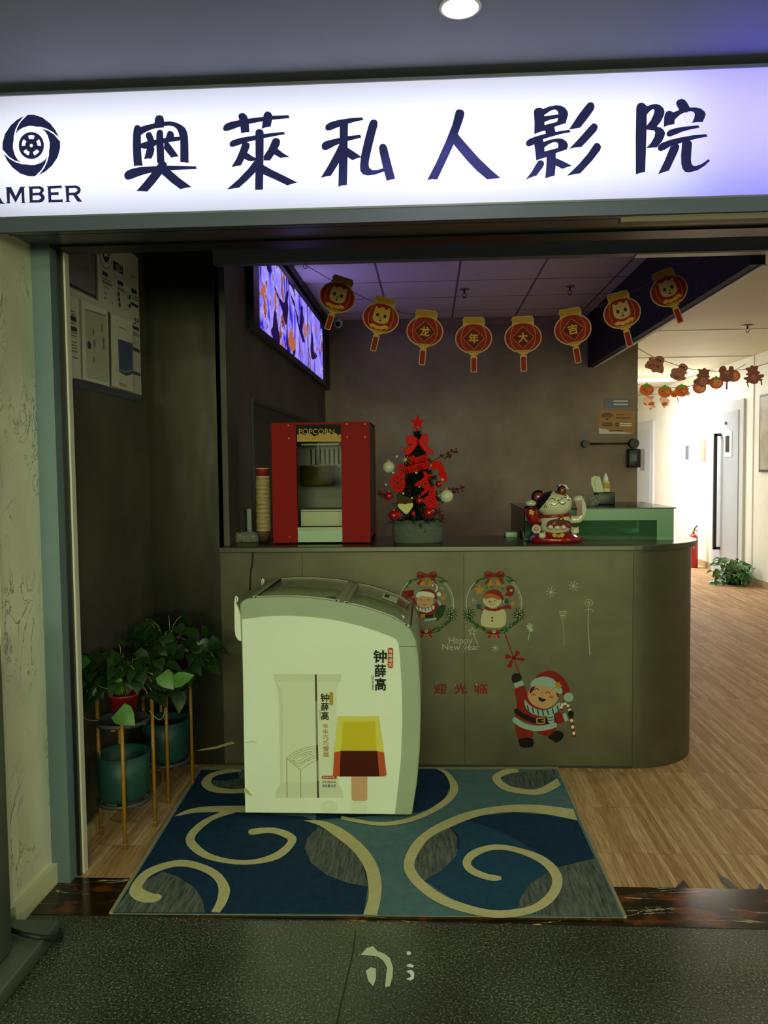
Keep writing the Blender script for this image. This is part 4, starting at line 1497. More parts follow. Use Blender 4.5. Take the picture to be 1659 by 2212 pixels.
def pothos(dx, dy, potm, label, seed, lo, hi, nleaf, spread):
    c = Vector((SX + dx, SYY + dy, .481))
    t = thing('potted_pothos', label, 'potted plant', c)
    mb = MB().use(potm)
    mb.lathe([(0, 0), (.042, 0), (.058, .105), (.062, .105), (.062, .115), (.056, .115), (.054, .1), (0, .095)], (0, 0, 0), 28, cap=False)
    mb.build('pot', None, t)
    MB().use('soil').lathe([(.053, .098), (0, .101)], n=20, cap=False).build('soil', None, t)
    rnd = random.Random(seed)
    st = MB().use('pothos_stem')
    lf = MB().use('pothos')
    for i in range(nleaf):
        a = rnd.uniform(0, 2 * PI)
        if rnd.random() < .3:
            a = rnd.uniform(PI, 2 * PI)
        r = spread * rnd.uniform(.15, 1) ** .7
        e = Vector((r * math.cos(a), r * math.sin(a) * .62, rnd.uniform(lo, hi) * (1 - .5 * (r / spread) ** 2) + .1))
        if c.x + e.x < -1.385:
            e.x = -1.385 - c.x + rnd.uniform(0, .05)
        if c.y + e.y > 3.96:
            e.y = 3.94 - c.y
        if e.y < .06 and e.z < .2 and -.10 < e.x < .12:
            e.z = .19 + .08 * rnd.random()
        s0 = Vector((rnd.uniform(-.03, .03), rnd.uniform(-.03, .03), .098))
        mid = (s0 + e) / 2 + Vector((0, 0, .05 + .05 * rnd.random()))
        if i % 3 == 0:
            st.tube([s0, (s0 + mid) / 2 + Vector((0, 0, .015)), mid, (mid + e) / 2 + Vector((0, 0, .008)), e], .0018, 5)
        d0 = Vector((math.cos(a) + rnd.uniform(-.6, .6), math.sin(a) + rnd.uniform(-.8, .3), rnd.uniform(-.9, .3)))
        if c.x + e.x < -1.3:
            d0.x = abs(d0.x) * .3
        leaf(lf, e, d0, (rnd.uniform(-.4, .4), -rnd.random() * .9, 1), rnd.uniform(.055, .095), rnd.uniform(.045, .07), .22, .35)
    st.build('stem', None, t)
    lf.build('foliage', None, t)
    return t


pa = pothos(.01, 0, 'red_pot', 'leafy pothos in a red pot on the front bamboo stand', 5, .02, .24, 110, .24)
pb = pothos(.04, .44, 'teal_pot', 'dark leafy pothos on the rear bamboo stand, close to the metal panel', 9, .05, .27, 110, .23)
mb = MB().use('pothos_bright')
o = WM[pa.name].translation
for (px, py, Y, d0, up, L, w) in ((375, 1473, 3.02, (.9, -.1, .35), (0, -1, .5), .085, .06), (255, 1535, 3.02, (.75, -.3, -.45), (.2, -1, .5), .09, .085), (252, 1495, 3.04, (.1, -.3, .9), (0, -1, .2), .07, .06), (350, 1455, 3.06, (.6, -.4, -.6), (0, -1, .5), .08, .07), (185, 1440, 3.08, (-.5, -.3, .6), (0, -1, .3), .08, .07)):
    leaf(mb, at(px, py, Y=Y) - o, d0, up, L, w, .15, .15)
mb.build('bright_foliage', None, pa)
mb = MB().use('pothos_stem')
for q in (((322, 1535), (340, 1553), (352, 1550), (356, 1530)), ((205, 1475), (215, 1482), (225, 1486), (240, 1490)), ((190, 1490), (178, 1515), (176, 1540), (188, 1555), (212, 1556))):
    mb.tube([at(x, y, Y=3.05) - o for x, y in smooth2(q, 4)], .0014, 5)
mb.build('trailing_vine', None, pa)
# ------------------------------------------------------------------ popcorn machine
TOPZ = 1.114
PY = 4.10
PP = lambda x, y, Y=PY: at(x, y, Y=Y)
mat('pop_red', '8e0c0c', 0.55, spec=0.12)
mat('pop_black', '120e0d', 0.5, spec=0.1)
mat('pop_steel', '82856f', 0.45, metal=0.7)
mat('pop_inner', '4a4a42', 0.4, metal=0.6, var=.1, scale=8)
mat('pop_white', '9dbb9c', 0.35)
mat('kettle_brass', 'a08c3e', 0.28, metal=0.9)
mat('pop_gold', 'c89a34', 0.5, spec=0.15)
mat('pop_corn', 'b48a3a', 0.6, var=.35, scale=120)
b = NB('clear_glass')
nt = b.nt
tb = nt.nodes.new('ShaderNodeBsdfTransparent')
gb = nt.nodes.new('ShaderNodeBsdfGlossy')
gb.inputs['Roughness'].default_value = 0.05
fr = nt.nodes.new('ShaderNodeFresnel')
fr.inputs[0].default_value = 1.12
mx = nt.nodes.new('ShaderNodeMixShader')
nt.links.new(fr.outputs[0], mx.inputs[0])
nt.links.new(tb.outputs[0], mx.inputs[1])
nt.links.new(gb.outputs[0], mx.inputs[2])
nt.links.new(mx.outputs[0], nt.nodes['Material Output'].inputs[0])
pm = thing('popcorn_machine', 'tall red and black popcorn machine with a glass front on the counter', 'popcorn machine', (-.55, 4.3, TOPZ))
x0, x1 = PP(588, 1040).x, PP(799, 1040).x
xa, xb = PP(641, 1040).x, PP(738, 1040).x
z0, z1 = 1.122, PP(690, 912).z
D = .42
mb = MB().use('pop_red')
mb.box((x0, PY, z0), (xa, PY + .03, z1)).box((xb, PY, z0), (x1, PY + .03, z1)).box((xa, PY + .004, z1 - .012), (xb, PY + .03, z1))
mb.use('pop_steel')
for px, py in ((623, 919), (624, 947), (749, 916), (750, 944), (788, 916), (789, 944), (626, 1160)):
    p = PP(px, py)
    mb.cyl((p.x, PY - .002, p.z), (p.x, PY, p.z), .0032, n=10)
mb.build('front_frame', None, pm, world=True)
mb = MB().use('pop_black')
mb.box((x0, PY + .03, z0), (x0 + .004, PY + D, z1)).box((x0, PY + .03, z1 - .006), (x1, PY + D, z1))
mb.build('cabinet', None, pm, world=True)
mb = MB().use('pop_inner')
mb.box((x0 + .004, PY + D - .006, z0), (x1, PY + D, z1))
mb.box((x0 + .004, PY + .03, z0), (x1, PY + D, z0 + .02))
mb.use('pop_black')
za, zb = PP(690, 990).z, PP(690, 965).z
for i in range(9):
    x = xa + .012 + i * .026
    mb.box((x, PY + D - .009, za - .03), (x + .008, PY + D - .005, zb))
mb.build('back_panel', None, pm, world=True)
# right side: black sheet with red edge strips
mb = MB().use('pop_black').box((x1 - .004, PY + .03, z0), (x1, PY + D, z1))
mb.use('pop_red').box((x1, PY + D - .05, z0 + .01), (x1 + .004, PY + D - .012, z1 - .02))
mb.use('pop_steel')
for z in (z1 - .05, z1 - .11):
    mb.cyl((x1 + .003, PY + D - .03, z), (x1 + .007, PY + D - .03, z), .004, n=8)
mb.build('side_panel', None, pm, world=True)
mb = MB()
d = Decal(mb, PP, NF, 0.0002)
zt = PP(690, 917).z
mb.use('pop_black').box((xa, PY + .008, PP(690, 955).z), (xb, PY + .016, zt))
d.k = -38
d.p('pop_corn', [(641.5, 954), (738, 954), (738, 941), (734, 937), (730, 940), (725, 935), (716, 938), (708, 934), (700, 938), (692, 935), (686, 939), (678, 943), (672, 937), (664, 935), (658, 940), (650, 936), (641.5, 939)])
d.p('pop_gold', [(641.5, 950), (738, 950), (738, 953.5), (641.5, 953.5)])
d.wr('pop_gold', 'POPCORN', 645, 926, 722, 938, 0)
mb.build('name_panel', None, pm, world=True, fix=False)
mb = MB().use('clear_glass')
mb.face([mb.v(p) for p in ((xa, PY + .018, PP(690, 1146).z), (xb, PY + .018, PP(690, 1146).z), (xb, PY + .018, PP(690, 955).z), (xa, PY + .018, PP(690, 955).z))])
mb.build('glass_front', None, pm, world=True, fix=False)
mb = MB().use('pop_white').box((xa, PY + .006, z0 + .002), (xb, PY + .026, PP(690, 1146).z))
mb.use('pop_steel').box((xa, PY + .002, PP(690, 1146).z), (xb, PY + .028, PP(690, 1139).z))
mb.build('drawer', None, pm, world=True)
mb = MB().use('pop_steel')
mb.box((xa + .002, PY + .10, PP(690, 1139).z), (xb - .002, PY + .30, PP(690, 1103).z))
mb.use('pop_inner').box((xa + .002, PY + .098, PP(690, 1108).z), (xb - .002, PY + .10, PP(690, 1106).z))
mb.build('serving_tray', None, pm, world=True)
kx, ky = PP(688, 1030, PY + .2).x, PY + .2
ka, kb = PP(688, 1050, ky).z, PP(688, 1008, ky).z
mb = MB().use('kettle_brass')
mb.lathe([(0, ka), (.085, ka), (.096, ka + .012), (.098, kb), (.102, kb), (.102, kb + .006), (.0, kb + .01)], (kx, ky, 0), 36, cap=False)
mb.build('kettle', None, pm, world=True)
mb = MB().use('pop_steel').cyl((kx, ky, kb), (kx, ky, z1 - .01), .006).box((kx - .09, ky - .01, PP(688, 962, ky).z), (kx + .11, ky + .01, PP(688, 958, ky).z))
mb.tube([(kx + .1, ky, kb - .02), (kx + .13, ky, kb), (kx + .13, ky, z1 - .06)], .004)
mb.build('kettle_hanger', None, pm, world=True)
mb = MB().use('pop_black')
for x in (x0 + .03, x1 - .03):
    for y in (PY + .03, PY + D - .03):
        MB().use('pop_black').cyl((x, y, TOPZ), (x, y, z0), .014).build('foot', None, pm, world=True)
# ------------------------------------------------------------------ stack of paper cups
mat('cup_red', '8c2418', 0.5)
mat('cup_paper', 'd2b684', 0.5, var=.12, scale=60)
mat('cup_wall', '5c4830', 0.6)
mat('cup_inside', 'b79a68', 0.6)
ux, uy = PP(569, 1100, 4.17).x, 4.17
ztop = PP(569, 1011, uy).z
H, R0, R1, N = .070, .025, .0365, 47
pitch = (ztop - TOPZ - H) / (N - 1)


def cup(lo):
    mb = MB().use('cup_red' if lo else 'cup_wall')
    mb.lathe([(0, .004), (R0 - .001, .004), (R0, 0), (R1 - .0015, H - .004)], n=28, cap=False)
    mb.use('cup_paper').lathe([(R1 - .0025, H - .0045), (R1 + .0012, H - .0035), (R1 + .0008, H), (R1 - .0016, H - .0008)], n=28, cap=False)
    mb.use('cup_inside').lathe([(R1 - .0016, H - .0015), (R0 + .0005, .006), (0, .005)], n=28, cap=False)
    return mb


c0 = None
for i in range(N):
    jx = .0012 * math.sin(i * .7)
    z = TOPZ + .0005 + i * pitch
    top = i == N - 1
    if N - 6 <= i < N - 1:
        continue
    if c0 is None:
        c0 = cup(False).build('paper_cup')
        o = c0
    elif top:
        o = cup(True).build('paper_cup')
    else:
        o = c0.copy()
        COL.objects.link(o)
    # top cup sits loosely, showing its red wall
    if top:
        o.location = (ux, uy, ztop - H)
    else:
        o.location = (ux + jx, uy, z)
    tag(o, 'paper cup with red wall topping the tall cup stack' if top else 'tan rimmed paper cup within the tall cup stack left of popcorn machine', 'cup', 'stacked paper cups')
# things at the left end of the counter
mat('plastic_film', '9a9a88', 0.15, alpha=.38)
mb = MB().use('plastic_film')
rnd = random.Random(4)
c = PP(530, 1166, 4.25)
for k in range(5):
    mb.ball((c.x - .05 + k * .026, 4.22 + rnd.uniform(-.01, .02), TOPZ + .027), .028, 12, 8, (1.2, 1, .95))
for v in mb.bm.verts:
    v.co += Vector((rnd.uniform(-1, 1), rnd.uniform(-1, 1), rnd.uniform(-.8, 1))) * .006
    v.co.z = max(v.co.z, TOPZ + .001)
for f in mb.bm.faces:
    f.smooth = False
tag(mb.build('plastic_bag'), 'crumpled clear plastic bag lying on the counter beside the cups', 'bag')
mb = MB().use('hatch_dark')
a, b2, c2, d2 = PP(508, 1091, 4.33), PP(528, 1145, 4.33), PP(500, 1091, 4.33), PP(478, 1150, 4.33)
fold = [Vector((a.x, 4.33, a.z)), Vector((b2.x, 4.33, TOPZ)), Vector((b2.x - .006, 4.33, TOPZ)), Vector((a.x - .008, 4.33, a.z - .008)), Vector((d2.x + .006, 4.33, TOPZ)), Vector((d2.x, 4.33, TOPZ)), Vector((a.x - .012, 4.33, a.z))]
mb.slab(fold, (0, 1, 0), .14)
t = thing('table_stand', 'dark tent shaped table sign at the left end of the counter', 'table sign', (a.x, 4.4, TOPZ))
mb.build('board', None, t, world=True)
mb = MB().use('sign_steel')
mb.slab([Vector((a.x + .001, 4.328, a.z)), Vector((b2.x + .001, 4.328, TOPZ)), Vector((b2.x - .003, 4.328, TOPZ)), Vector((a.x - .003, 4.328, a.z))], (0, 1, 0), .003)
mb.build('edge', None, t, world=True)
mb = MB().use(mat('grey_card', '8f9590', 0.5))
a, c = PP(533, 1099, 4.42), PP(543, 1140, 4.42)
mb.rbox((a.x, 4.42, TOPZ), (c.x, 4.44, a.z), .002)
tag(mb.build('card_holder'), 'small upright grey card holder between dark table sign and cup stack', 'holder')

# ------------------------------------------------------------------ christmas tree
TY = 4.165
TP = lambda x, y, Y=TY: at(x, y, Y=Y)
mat('felt_grey', '5a625a', 0.95, var=.15, scale=90)
mat('needle', '10190f', 0.7)
mat('needle2', '1a2a17', 0.7)
mat('xmas_red', 'cc120c', 0.55)
mat('felt_red', 'c6140e', 0.85)
mat('ball_red', '9a0c0a', 0.18, coat=.5)
mat('ball_white', 'c9c8ae', 0.35)
mat('berry', '5a0f12', 0.35)
mat('heart_cream', 'c9c07c', 0.7)
mat('felt_brown', '4c3414', 0.85)
cx = TP(902, 1100).x
tr = thing('christmas_tree', 'small decorated christmas tree in a grey felt pot on the counter', 'christmas tree', (cx, TY, TOPZ))
pz = at(903, 1125, Y=4.07).z - TOPZ
mb = MB().use('felt_grey')
mb.lathe([(0, .003), (.122, 0), (.130, .01), (.132, pz * .6), (.128, pz), (.12, pz - .004), (.118, pz - .03), (0, pz - .03)], (0, 0, 0), 40, cap=False, sy=.75)
for v in mb.bm.verts:
    v.co.z += .004 * math.sin(9 * v.co.x * 10) * (v.co.z / pz)
mb.build('pot', None, tr)
zt = TP(902, 938).z - TOPZ
mb = MB().use('felt_brown').cyl((0, 0, pz - .03), (0, 0, zt), .012, .004, 8)
mb.build('trunk', None, tr)
rnd = random.Random(2)
mb = MB()
for i in range(420):
    t = rnd.random() ** .8
    z = pz - .01 + (zt - pz) * t
    rad = .165 * (1 - t) ** .8 + .012
    a = rnd.uniform(0, 2 * PI)
    e = Vector((math.cos(a) * rad * rnd.uniform(.55, 1), math.sin(a) * rad * .8 * rnd.uniform(.55, 1), z - .03 * (1 - t) + rnd.uniform(-.015, .02)))
    s0 = Vector((0, 0, z + .015))
    ax = e - s0
    mb.use('needle' if i % 3 else 'needle2')
    for k in range(13):
        q = s0 + ax * (.25 + .75 * k / 12)
        for j in range(3):
            dv = Vector((rnd.uniform(-1, 1), rnd.uniform(-1, 1), rnd.uniform(-.7, 1))).normalized() * .023 + ax.normalized() * .008
            sd = dv.cross(Vector((0, 0, 1))).normalized() * .0030
            mb.face([mb.v(q - sd), mb.v(q + sd), mb.v(q + dv)], False)
mb.build('foliage', None, tr, fix=False)
for px, py in ((857, 986), (849, 1021), (930, 1006), (899, 1021.5), (834, 1047), (906, 1051), (871, 1066), (843.5, 1077), (889.5, 1076), (866, 1081), (956, 1036), (949, 1071)):
    p = TP(px, py, TY - .125)
    MB().use('ball_white').ball(p, .0063, 10, 7).build('white_berry', None, tr, world=True)


def sprig(px, py, qx, qy, n, seed):
    r = random.Random(seed)
    mb = MB().use('felt_brown')
    a, c = TP(px, py, TY - .02), TP(qx, qy, TY - .06)
    mb.tube([a, (a + c) / 2 + Vector((0, 0, .006)), c], .002, 6)
    mb.use('berry')
    for i in range(n):
        t = .45 + .6 * i / n
        p = a + (c - a) * t + Vector((r.uniform(-.014, .014), r.uniform(-.014, .014), r.uniform(-.014, .014)))
        mb.ball(p, .0062, 8, 6)
    return mb.build('berry_sprig', None, tr, world=True)


sprig(935, 996, 984, 974, 18, 1)
sprig(950, 1062, 1000, 1055, 16, 2)
sprig(850, 1075, 816, 1067, 12, 3)
sprig(930, 1095, 955, 1120, 16, 4)
sprig(870, 1060, 884, 1056, 10, 6)


def bauble(px, py, r, m, label, Y=TY - .14):
    p = TP(px, py, Y)
    r = r * Y / FPX
    t = thing('bauble', label, 'bauble', p, group='tree baubles')
    MB().use(m).ball((0, 0, 0), r, 24, 16).build('ball', None, t)
    mb = MB().use('pop_gold').cyl((0, 0, r * .97), (0, 0, r * 1.18), r * .2, n=10)
    mb.tube([(0, 0, r * 1.15), (.002, 0, r * 1.35), (0, 0, r * 1.5)], .0008, 5)
    mb.build('cap', None, t)


bauble(840, 1009, 13.5, 'ball_white', 'large white bauble hanging left of the tree lettering', TY - .06)
bauble(964.5, 1072, 14.5, 'ball_white', 'large white bauble hanging at the lower right of the tree')
bauble(851, 1113, 11, 'ball_red', 'shiny red bauble low on the tree, left of the heart figure')
bauble(926.5, 1107, 11.5, 'ball_red', 'shiny red bauble just under the red tree cut-out')
bauble(948, 1045.5, 7.5, 'ball_red', 'small red bauble right of the reindeer cut-out')
bauble(840, 1071, 9, 'ball_red', 'red bauble below the oval red ornament')
bauble(906, 1081, 8.5, 'ball_red', 'small red bauble between heart figure and red tree cut-out')


def cutout(name, label, shapes, Y, cat='ornament', dark=(), th=.004):
    mb = MB().use('felt_red')
    for q in shapes:
        mb.slab([TP(x, y, Y) for x, y in q], (0, 1, 0), th)
    mb.use('needle')
    for q in dark:
        mb.poly([TP(x, y, Y) for x, y in q], NF, .0006, .0)
    return tag(mb.build(name), label, cat)


Z = zz(780, 870, 6.38)
cutout('star_topper', 'red star on the tip of the christmas tree', [star2(902, 913, 18, 7.5), Z([(745, 350), (785, 350), (780, 425), (752, 425)])], TY, 'star')
mb = MB().use('xmas_red')
for q in (Z(smooth2([(790, 510), (740, 465), (640, 455), (615, 500), (640, 565), (720, 575), (780, 545)], 3, True)), Z(smooth2([(800, 510), (840, 450), (915, 435), (930, 500), (910, 565), (850, 575), (800, 545)], 3, True)), Z([(770, 540), (640, 600), (565, 680), (650, 735), (730, 650), (790, 560)]), Z([(790, 560), (860, 660), (980, 725), (1000, 670), (900, 580), (810, 540)])):
    mb.slab([TP(x, y, TY - .05) for x, y in q], (0, 1, 0), .012)
mb.ball(TP(903.5, 954, TY - .055), .010, 12, 8)
tag(mb.build('ribbon_bow', bevel=.003), 'big red ribbon bow below the star of the tree', 'bow')
Y0 = TY - .135
mb = MB().use('felt_red')
ang = math.radians(13)


def tilted(body, x, y, w, h, a):
    U = Vector((math.cos(a), 0, math.sin(a)))
    V = Vector((-math.sin(a), 0, math.cos(a)))
    p = TP(x, y, Y0)
    s = Y0 / FPX
    for k in range(4):
        write(mb, body, p, p + U * w * s, p + V * h * s, NF, .0006 * k, .06)


tilted('Merry', 890, 1008, 38, 22, .26)
tilted('Christmas', 864, 1028, 66, 22, .26)
tag(mb.build('lettering_ornament', fix=False), 'red felt Merry Christmas lettering across the tree', 'ornament')
Y1 = TY - .145
cutout('felt_ornament', 'red oval felt ornament with punched flower on the left of the tree', [[(859.5 + 15 * math.cos(a) + 6 * math.sin(a), 1043 + 19.5 * math.sin(a) - 6 * math.cos(a)) for a in [2 * PI * i / 24 for i in range(24)]]], Y1, dark=[ell(859.5, 1043, 3.4, 4, 10)] + [ell(859.5 + 8.5 * math.cos(k * PI / 3 + .4), 1043 + 11 * math.sin(k * PI / 3 + .4), 2.5, 2.6, 8) for k in range(6)])
cutout('felt_ornament', 'red felt reindeer cut-out in the middle of the tree', [Z([(850, 940), (890, 950), (925, 985), (970, 990), (985, 1010), (930, 1020), (915, 1060), (960, 1150), (950, 1200), (840, 1285), (820, 1255), (880, 1190), (830, 1150), (745, 1150), (735, 1120), (840, 1050), (870, 1010)])], Y1, dark=[Z(ell(880, 1118, 22, 22, 10)), Z([(830, 1120), (850, 1170), (840, 1175), (822, 1130)])])
cutout('felt_ornament', 'red felt fir tree cut-out on the lower right of the tree', [Z([(985, 1150), (1015, 1150), (1010, 1200), (1035, 1280), (1020, 1285), (1050, 1370), (1035, 1375), (1072, 1465), (970, 1450), (965, 1475), (915, 1465), (920, 1430), (815, 1345), (880, 1330), (870, 1310), (930, 1270), (925, 1250)])], Y1 - .008, dark=[Z(ell(x, y, 13, 13, 8)) for x, y in ((975, 1240), (990, 1330), (885, 1370), (1010, 1410), (930, 1360), (960, 1355))])
cutout('felt_ornament', 'red jagged felt leaf on the upper right of the tree', [Z([(950, 840), (1000, 805), (1060, 800), (1110, 820), (1140, 890), (1145, 940), (1195, 985), (1170, 1010), (1190, 1060), (1160, 1105), (1130, 1070), (1085, 1030), (1060, 990), (1080, 950), (1040, 900), (1000, 930), (970, 890)])], TY - .12)
t = thing('gnome_ornament', 'hanging felt figure with cream heart and brown cap on the tree', 'ornament', TP(876, 1090, Y1))
mb = MB().use('heart_cream')
mb.slab([TP(x, y, Y1) for x, y in Z(smooth2([(610, 1400), (650, 1380), (700, 1375), (718, 1410), (690, 1470), (625, 1538), (560, 1490), (505, 1430), (520, 1390), (570, 1385)], 3, True))], (0, 1, 0), .012)
mb.build('heart', None, t, world=True, bevel=.003)
mb = MB().use('felt_brown')
mb.slab([TP(x, y, Y1) for x, y in Z([(490, 1390), (500, 1330), (560, 1270), (640, 1300), (710, 1330), (712, 1380), (610, 1395)])], (0, 1, 0), .014)
mb.ball(TP(875.5, 1088, Y1 - .004), .004, 8, 6)
mb.build('cap', None, t, world=True)
mb = MB().use('felt_red')
for x, y in ((862, 1112), (893, 1109)):
    mb.ball(TP(x, y, Y1), .012, 12, 8, (.8, .7, 1.2))
mb.build('boot', None, t, world=True)
mb = MB().use('ball_white')
p = TP(875.5, 993, TY - .12)
for k in range(4):
    a = PI * k / 4 + .2
    v = Vector((math.cos(a), 0, math.sin(a))) * .021
    mb.tube([p - v, p + v], .0016, 6)
tag(mb.build('snowflake_ornament'), 'pale snowflake ornament left of the red lettering', 'ornament')

# ------------------------------------------------------------------ beckoning cat figurine
KY = 4.135
KP = lambda x, y, Y=KY: at(x, y, Y=Y)
S = KY / FPX
mat('cat_white', 'cfcdb0', 0.12, coat=.6)
mat('cat_red', '8c1410', 0.15, coat=.6)
mat('cat_black', '141012', 0.3, coat=.15)
mat('cat_brown', '7a3416', 0.2, coat=.5)
mat('cat_gold', 'd0a020', 0.15, metal=.9)
mat('cat_pink', 'b07a6a', 0.3)
mat('cat_plum', '5c1c24', 0.5, spec=0.15)
ct = thing('lucky_cat', 'ceramic beckoning cat figurine with raised paws on a red cushion', 'figurine', KP(1200, 1174) * 1.0)
mb = MB().use('cat_red')
bz = TOPZ
cb = KP(1199, 1160)
mb.lathe([(0, 0), (.118, 0), (.136, .010), (.128, .026), (.104, .044), (.088, .058), (0, .062)], (cb.x, KY, bz), 36, cap=False, sy=.62)
for v in mb.bm.verts:
    if v.co.z < bz + .03:
        a = math.atan2(v.co.y - KY, v.co.x - cb.x)
        v.co.x += .006 * math.cos(7 * a) * math.cos(a)
mb.use('pop_gold')
p = KP(1206, 1157, KY - .088)
for sx in (-1, 1):
    q = [(sx * .006, -.006), (sx * .022, -.009), (sx * .032, .004), (sx * .022, .014), (sx * .008, .008)]
    mb.poly([p + Vector((x, 0, z)) for x, z in q], NF, .0, .003)
mb.ball(p + Vector((0, -.003, -.002)), .009, 12, 8)
cu = mb.build('cushion', None, ct, world=True)
bc, brx, bry, brz = KP(1199, 1132), 36 * S, 30 * S, 30 * S
hc, hrx, hry, hrz = KP(1196.5, 1089), 38.5 * S, 32 * S, 28.5 * S
mb = MB().use('cat_white')
mb.ball(bc, 1, 28, 20, (brx, bry, brz))
body = mb.build('body', None, ct, world=True)


def on(c, rx, ry, rz, px, py, lift=.0012):
    p = KP(px, py)
    dx, dz = (p.x - c.x), (p.z - c.z)
    k = max(.02, 1 - (dx / rx) ** 2 - (dz / rz) ** 2)
    return Vector((p.x, c.y - ry * math.sqrt(k) - lift, p.z))


HP = lambda x, y: on(hc, hrx, hry, hrz, 1120 + x / 9.76, 1030 + y / 9.76)
BP = lambda x, y: on(bc, brx, bry, brz, 1120 + x / 9.76, 1030 + y / 9.76, .002)
mb = MB().use('cat_white')
mb.ball(hc, 1, 110, 76, (hrx, hry, hrz))
for f in mb.bm.faces:   # glaze patches: black over one side, brown at the other ear
    m_ = f.calc_center_median()
    dx, dz = (m_.x - hc.x) / hrx, (m_.z - hc.z) / hrz
    if dx < -.10 - .56 * (1 - dz) and dz > -.45:
        mb.use('cat_black')
        f.material_index = mb.mi
    elif dz > .62 + .35 * (.62 - dx) and dx > .0:
        mb.use('cat_brown')
        f.material_index = mb.mi
hd = mb.build('head', None, ct, world=True)
mb = MB().use('cat_black')
for q in ([(600, 470), (650, 450), (690, 452), (740, 485)], [(832, 480), (880, 440), (930, 425), (980, 440), (1040, 500)], [(645, 560), (690, 582), (750, 570), (815, 525)], [(815, 525), (850, 560), (900, 568), (955, 530)], [(505, 640), (520, 590), (535, 570)], [(545, 640), (552, 600)]):
    mb.tube([HP(*p) for p in smooth2(q, 4)], .0017, 5)
mb.ball(HP(795, 492), .0042, 8, 6, (1.3, .6, .9))
mb.build('face_lines', None, ct, world=True)
# ears
for (px, py, r, m1, m2, sx) in ((1163, 1073, 15, 'cat_black', 'cat_brown', -1), (1214, 1058, 10, 'cat_black', 'cat_brown', 1)):
    p = KP(px, py, KY + .01)
    mb = MB().use(m1)
    mb.ball(p, 1, 18, 12, (r * S, .016, r * S * .98), Matrix.Rotation(.3 * sx, 3, 'Y'))
    mb.use(m2).ball(p + Vector((0, -.008, -.002)), 1, 16, 10, (r * S * .74, .012, r * S * .74))
    mb.build('ear', None, ct, world=True)
# robe arm with paw, at the left
mb = MB().use('cat_red')
mb.tube([KP(1160, 1133, KY - .02), KP(1152, 1120, KY - .035), KP(1148, 1108, KY - .04), KP(1146, 1098, KY - .04)], 12.5 * S, 20, r1=13.5 * S)
mb.use('cat_black')
a, c = KP(1146, 1098, KY - .04), KP(1146, 1093, KY - .04)
mb.cyl(a, c, 14.5 * S, 14 * S, 22)
a, c = KP(1158, 1136, KY - .03), KP(1157, 1133, KY - .03)
mb.cyl(a, c, 13.5 * S, 13.5 * S, 22)
mb.use('pop_gold')
p = KP(1148, 1107, KY - .04 - 13.2 * S)
mb.poly([p + Vector(v) for v in ((-.012, 0, .01), (-.004, 0, .016), (.006, 0, .012), (.012, 0, -.004), (.006, 0, -.016), (-.003, 0, -.006), (-.010, 0, -.012))], NF, 0, .001)
mb.build('robed_arm', None, ct, world=True)
mb = MB().use('cat_white')
p = KP(1146.5, 1087, KY - .04)
mb.ball(p, 1, 18, 12, (11.5 * S, 10 * S, 7 * S))
mb.use('cat_black')
for dx in (-3.5, 0, 3.5):
    q = p + Vector((dx * S, -9.4 * S, .5 * S))
    mb.tube([q, q + Vector((0, .002, 2.4 * S))], .0011, 5)
mb.build('paw', None, ct, world=True)
# raised arm at the right
mb = MB().use('cat_white')
mb.tube([KP(*q, KY - .01) for q in smooth2([(1232, 1122), (1250, 1121), (1258, 1108), (1256, 1090), (1250, 1080)], 4)], 8.2 * S, 16, r1=9.4 * S)
mb.ball(KP(1249, 1078, KY - .01), 9.6 * S, 16, 10, (1.1, 1, .85))
mb.use('cat_brown')
q = [KP(x, y, KY - .01 - 9.8 * S) for x, y in ((1242, 1083), (1257, 1080), (1258, 1113), (1245, 1114), (1247, 1100))]
mb.slab(q, (0, 1, 0), .008)
mb.build('raised_arm', None, ct, world=True)
# collar and bell
mb = MB().use('cat_red')
cz = KP(1196, 1113).z
mb.tube([(hc.x + 35 * S * math.cos(a), KY + 27 * S * math.sin(a), cz + .005 * math.cos(a)) for a in [2 * PI * i / 28 for i in range(28)]], .0075, 10, closed=True)
mb.build('collar', None, ct, world=True)
MB().use('cat_gold').ball(KP(1212, 1121, KY - .075), .0125, 16, 12, (1.15, .9, .9)).build('bell', None, ct, world=True)
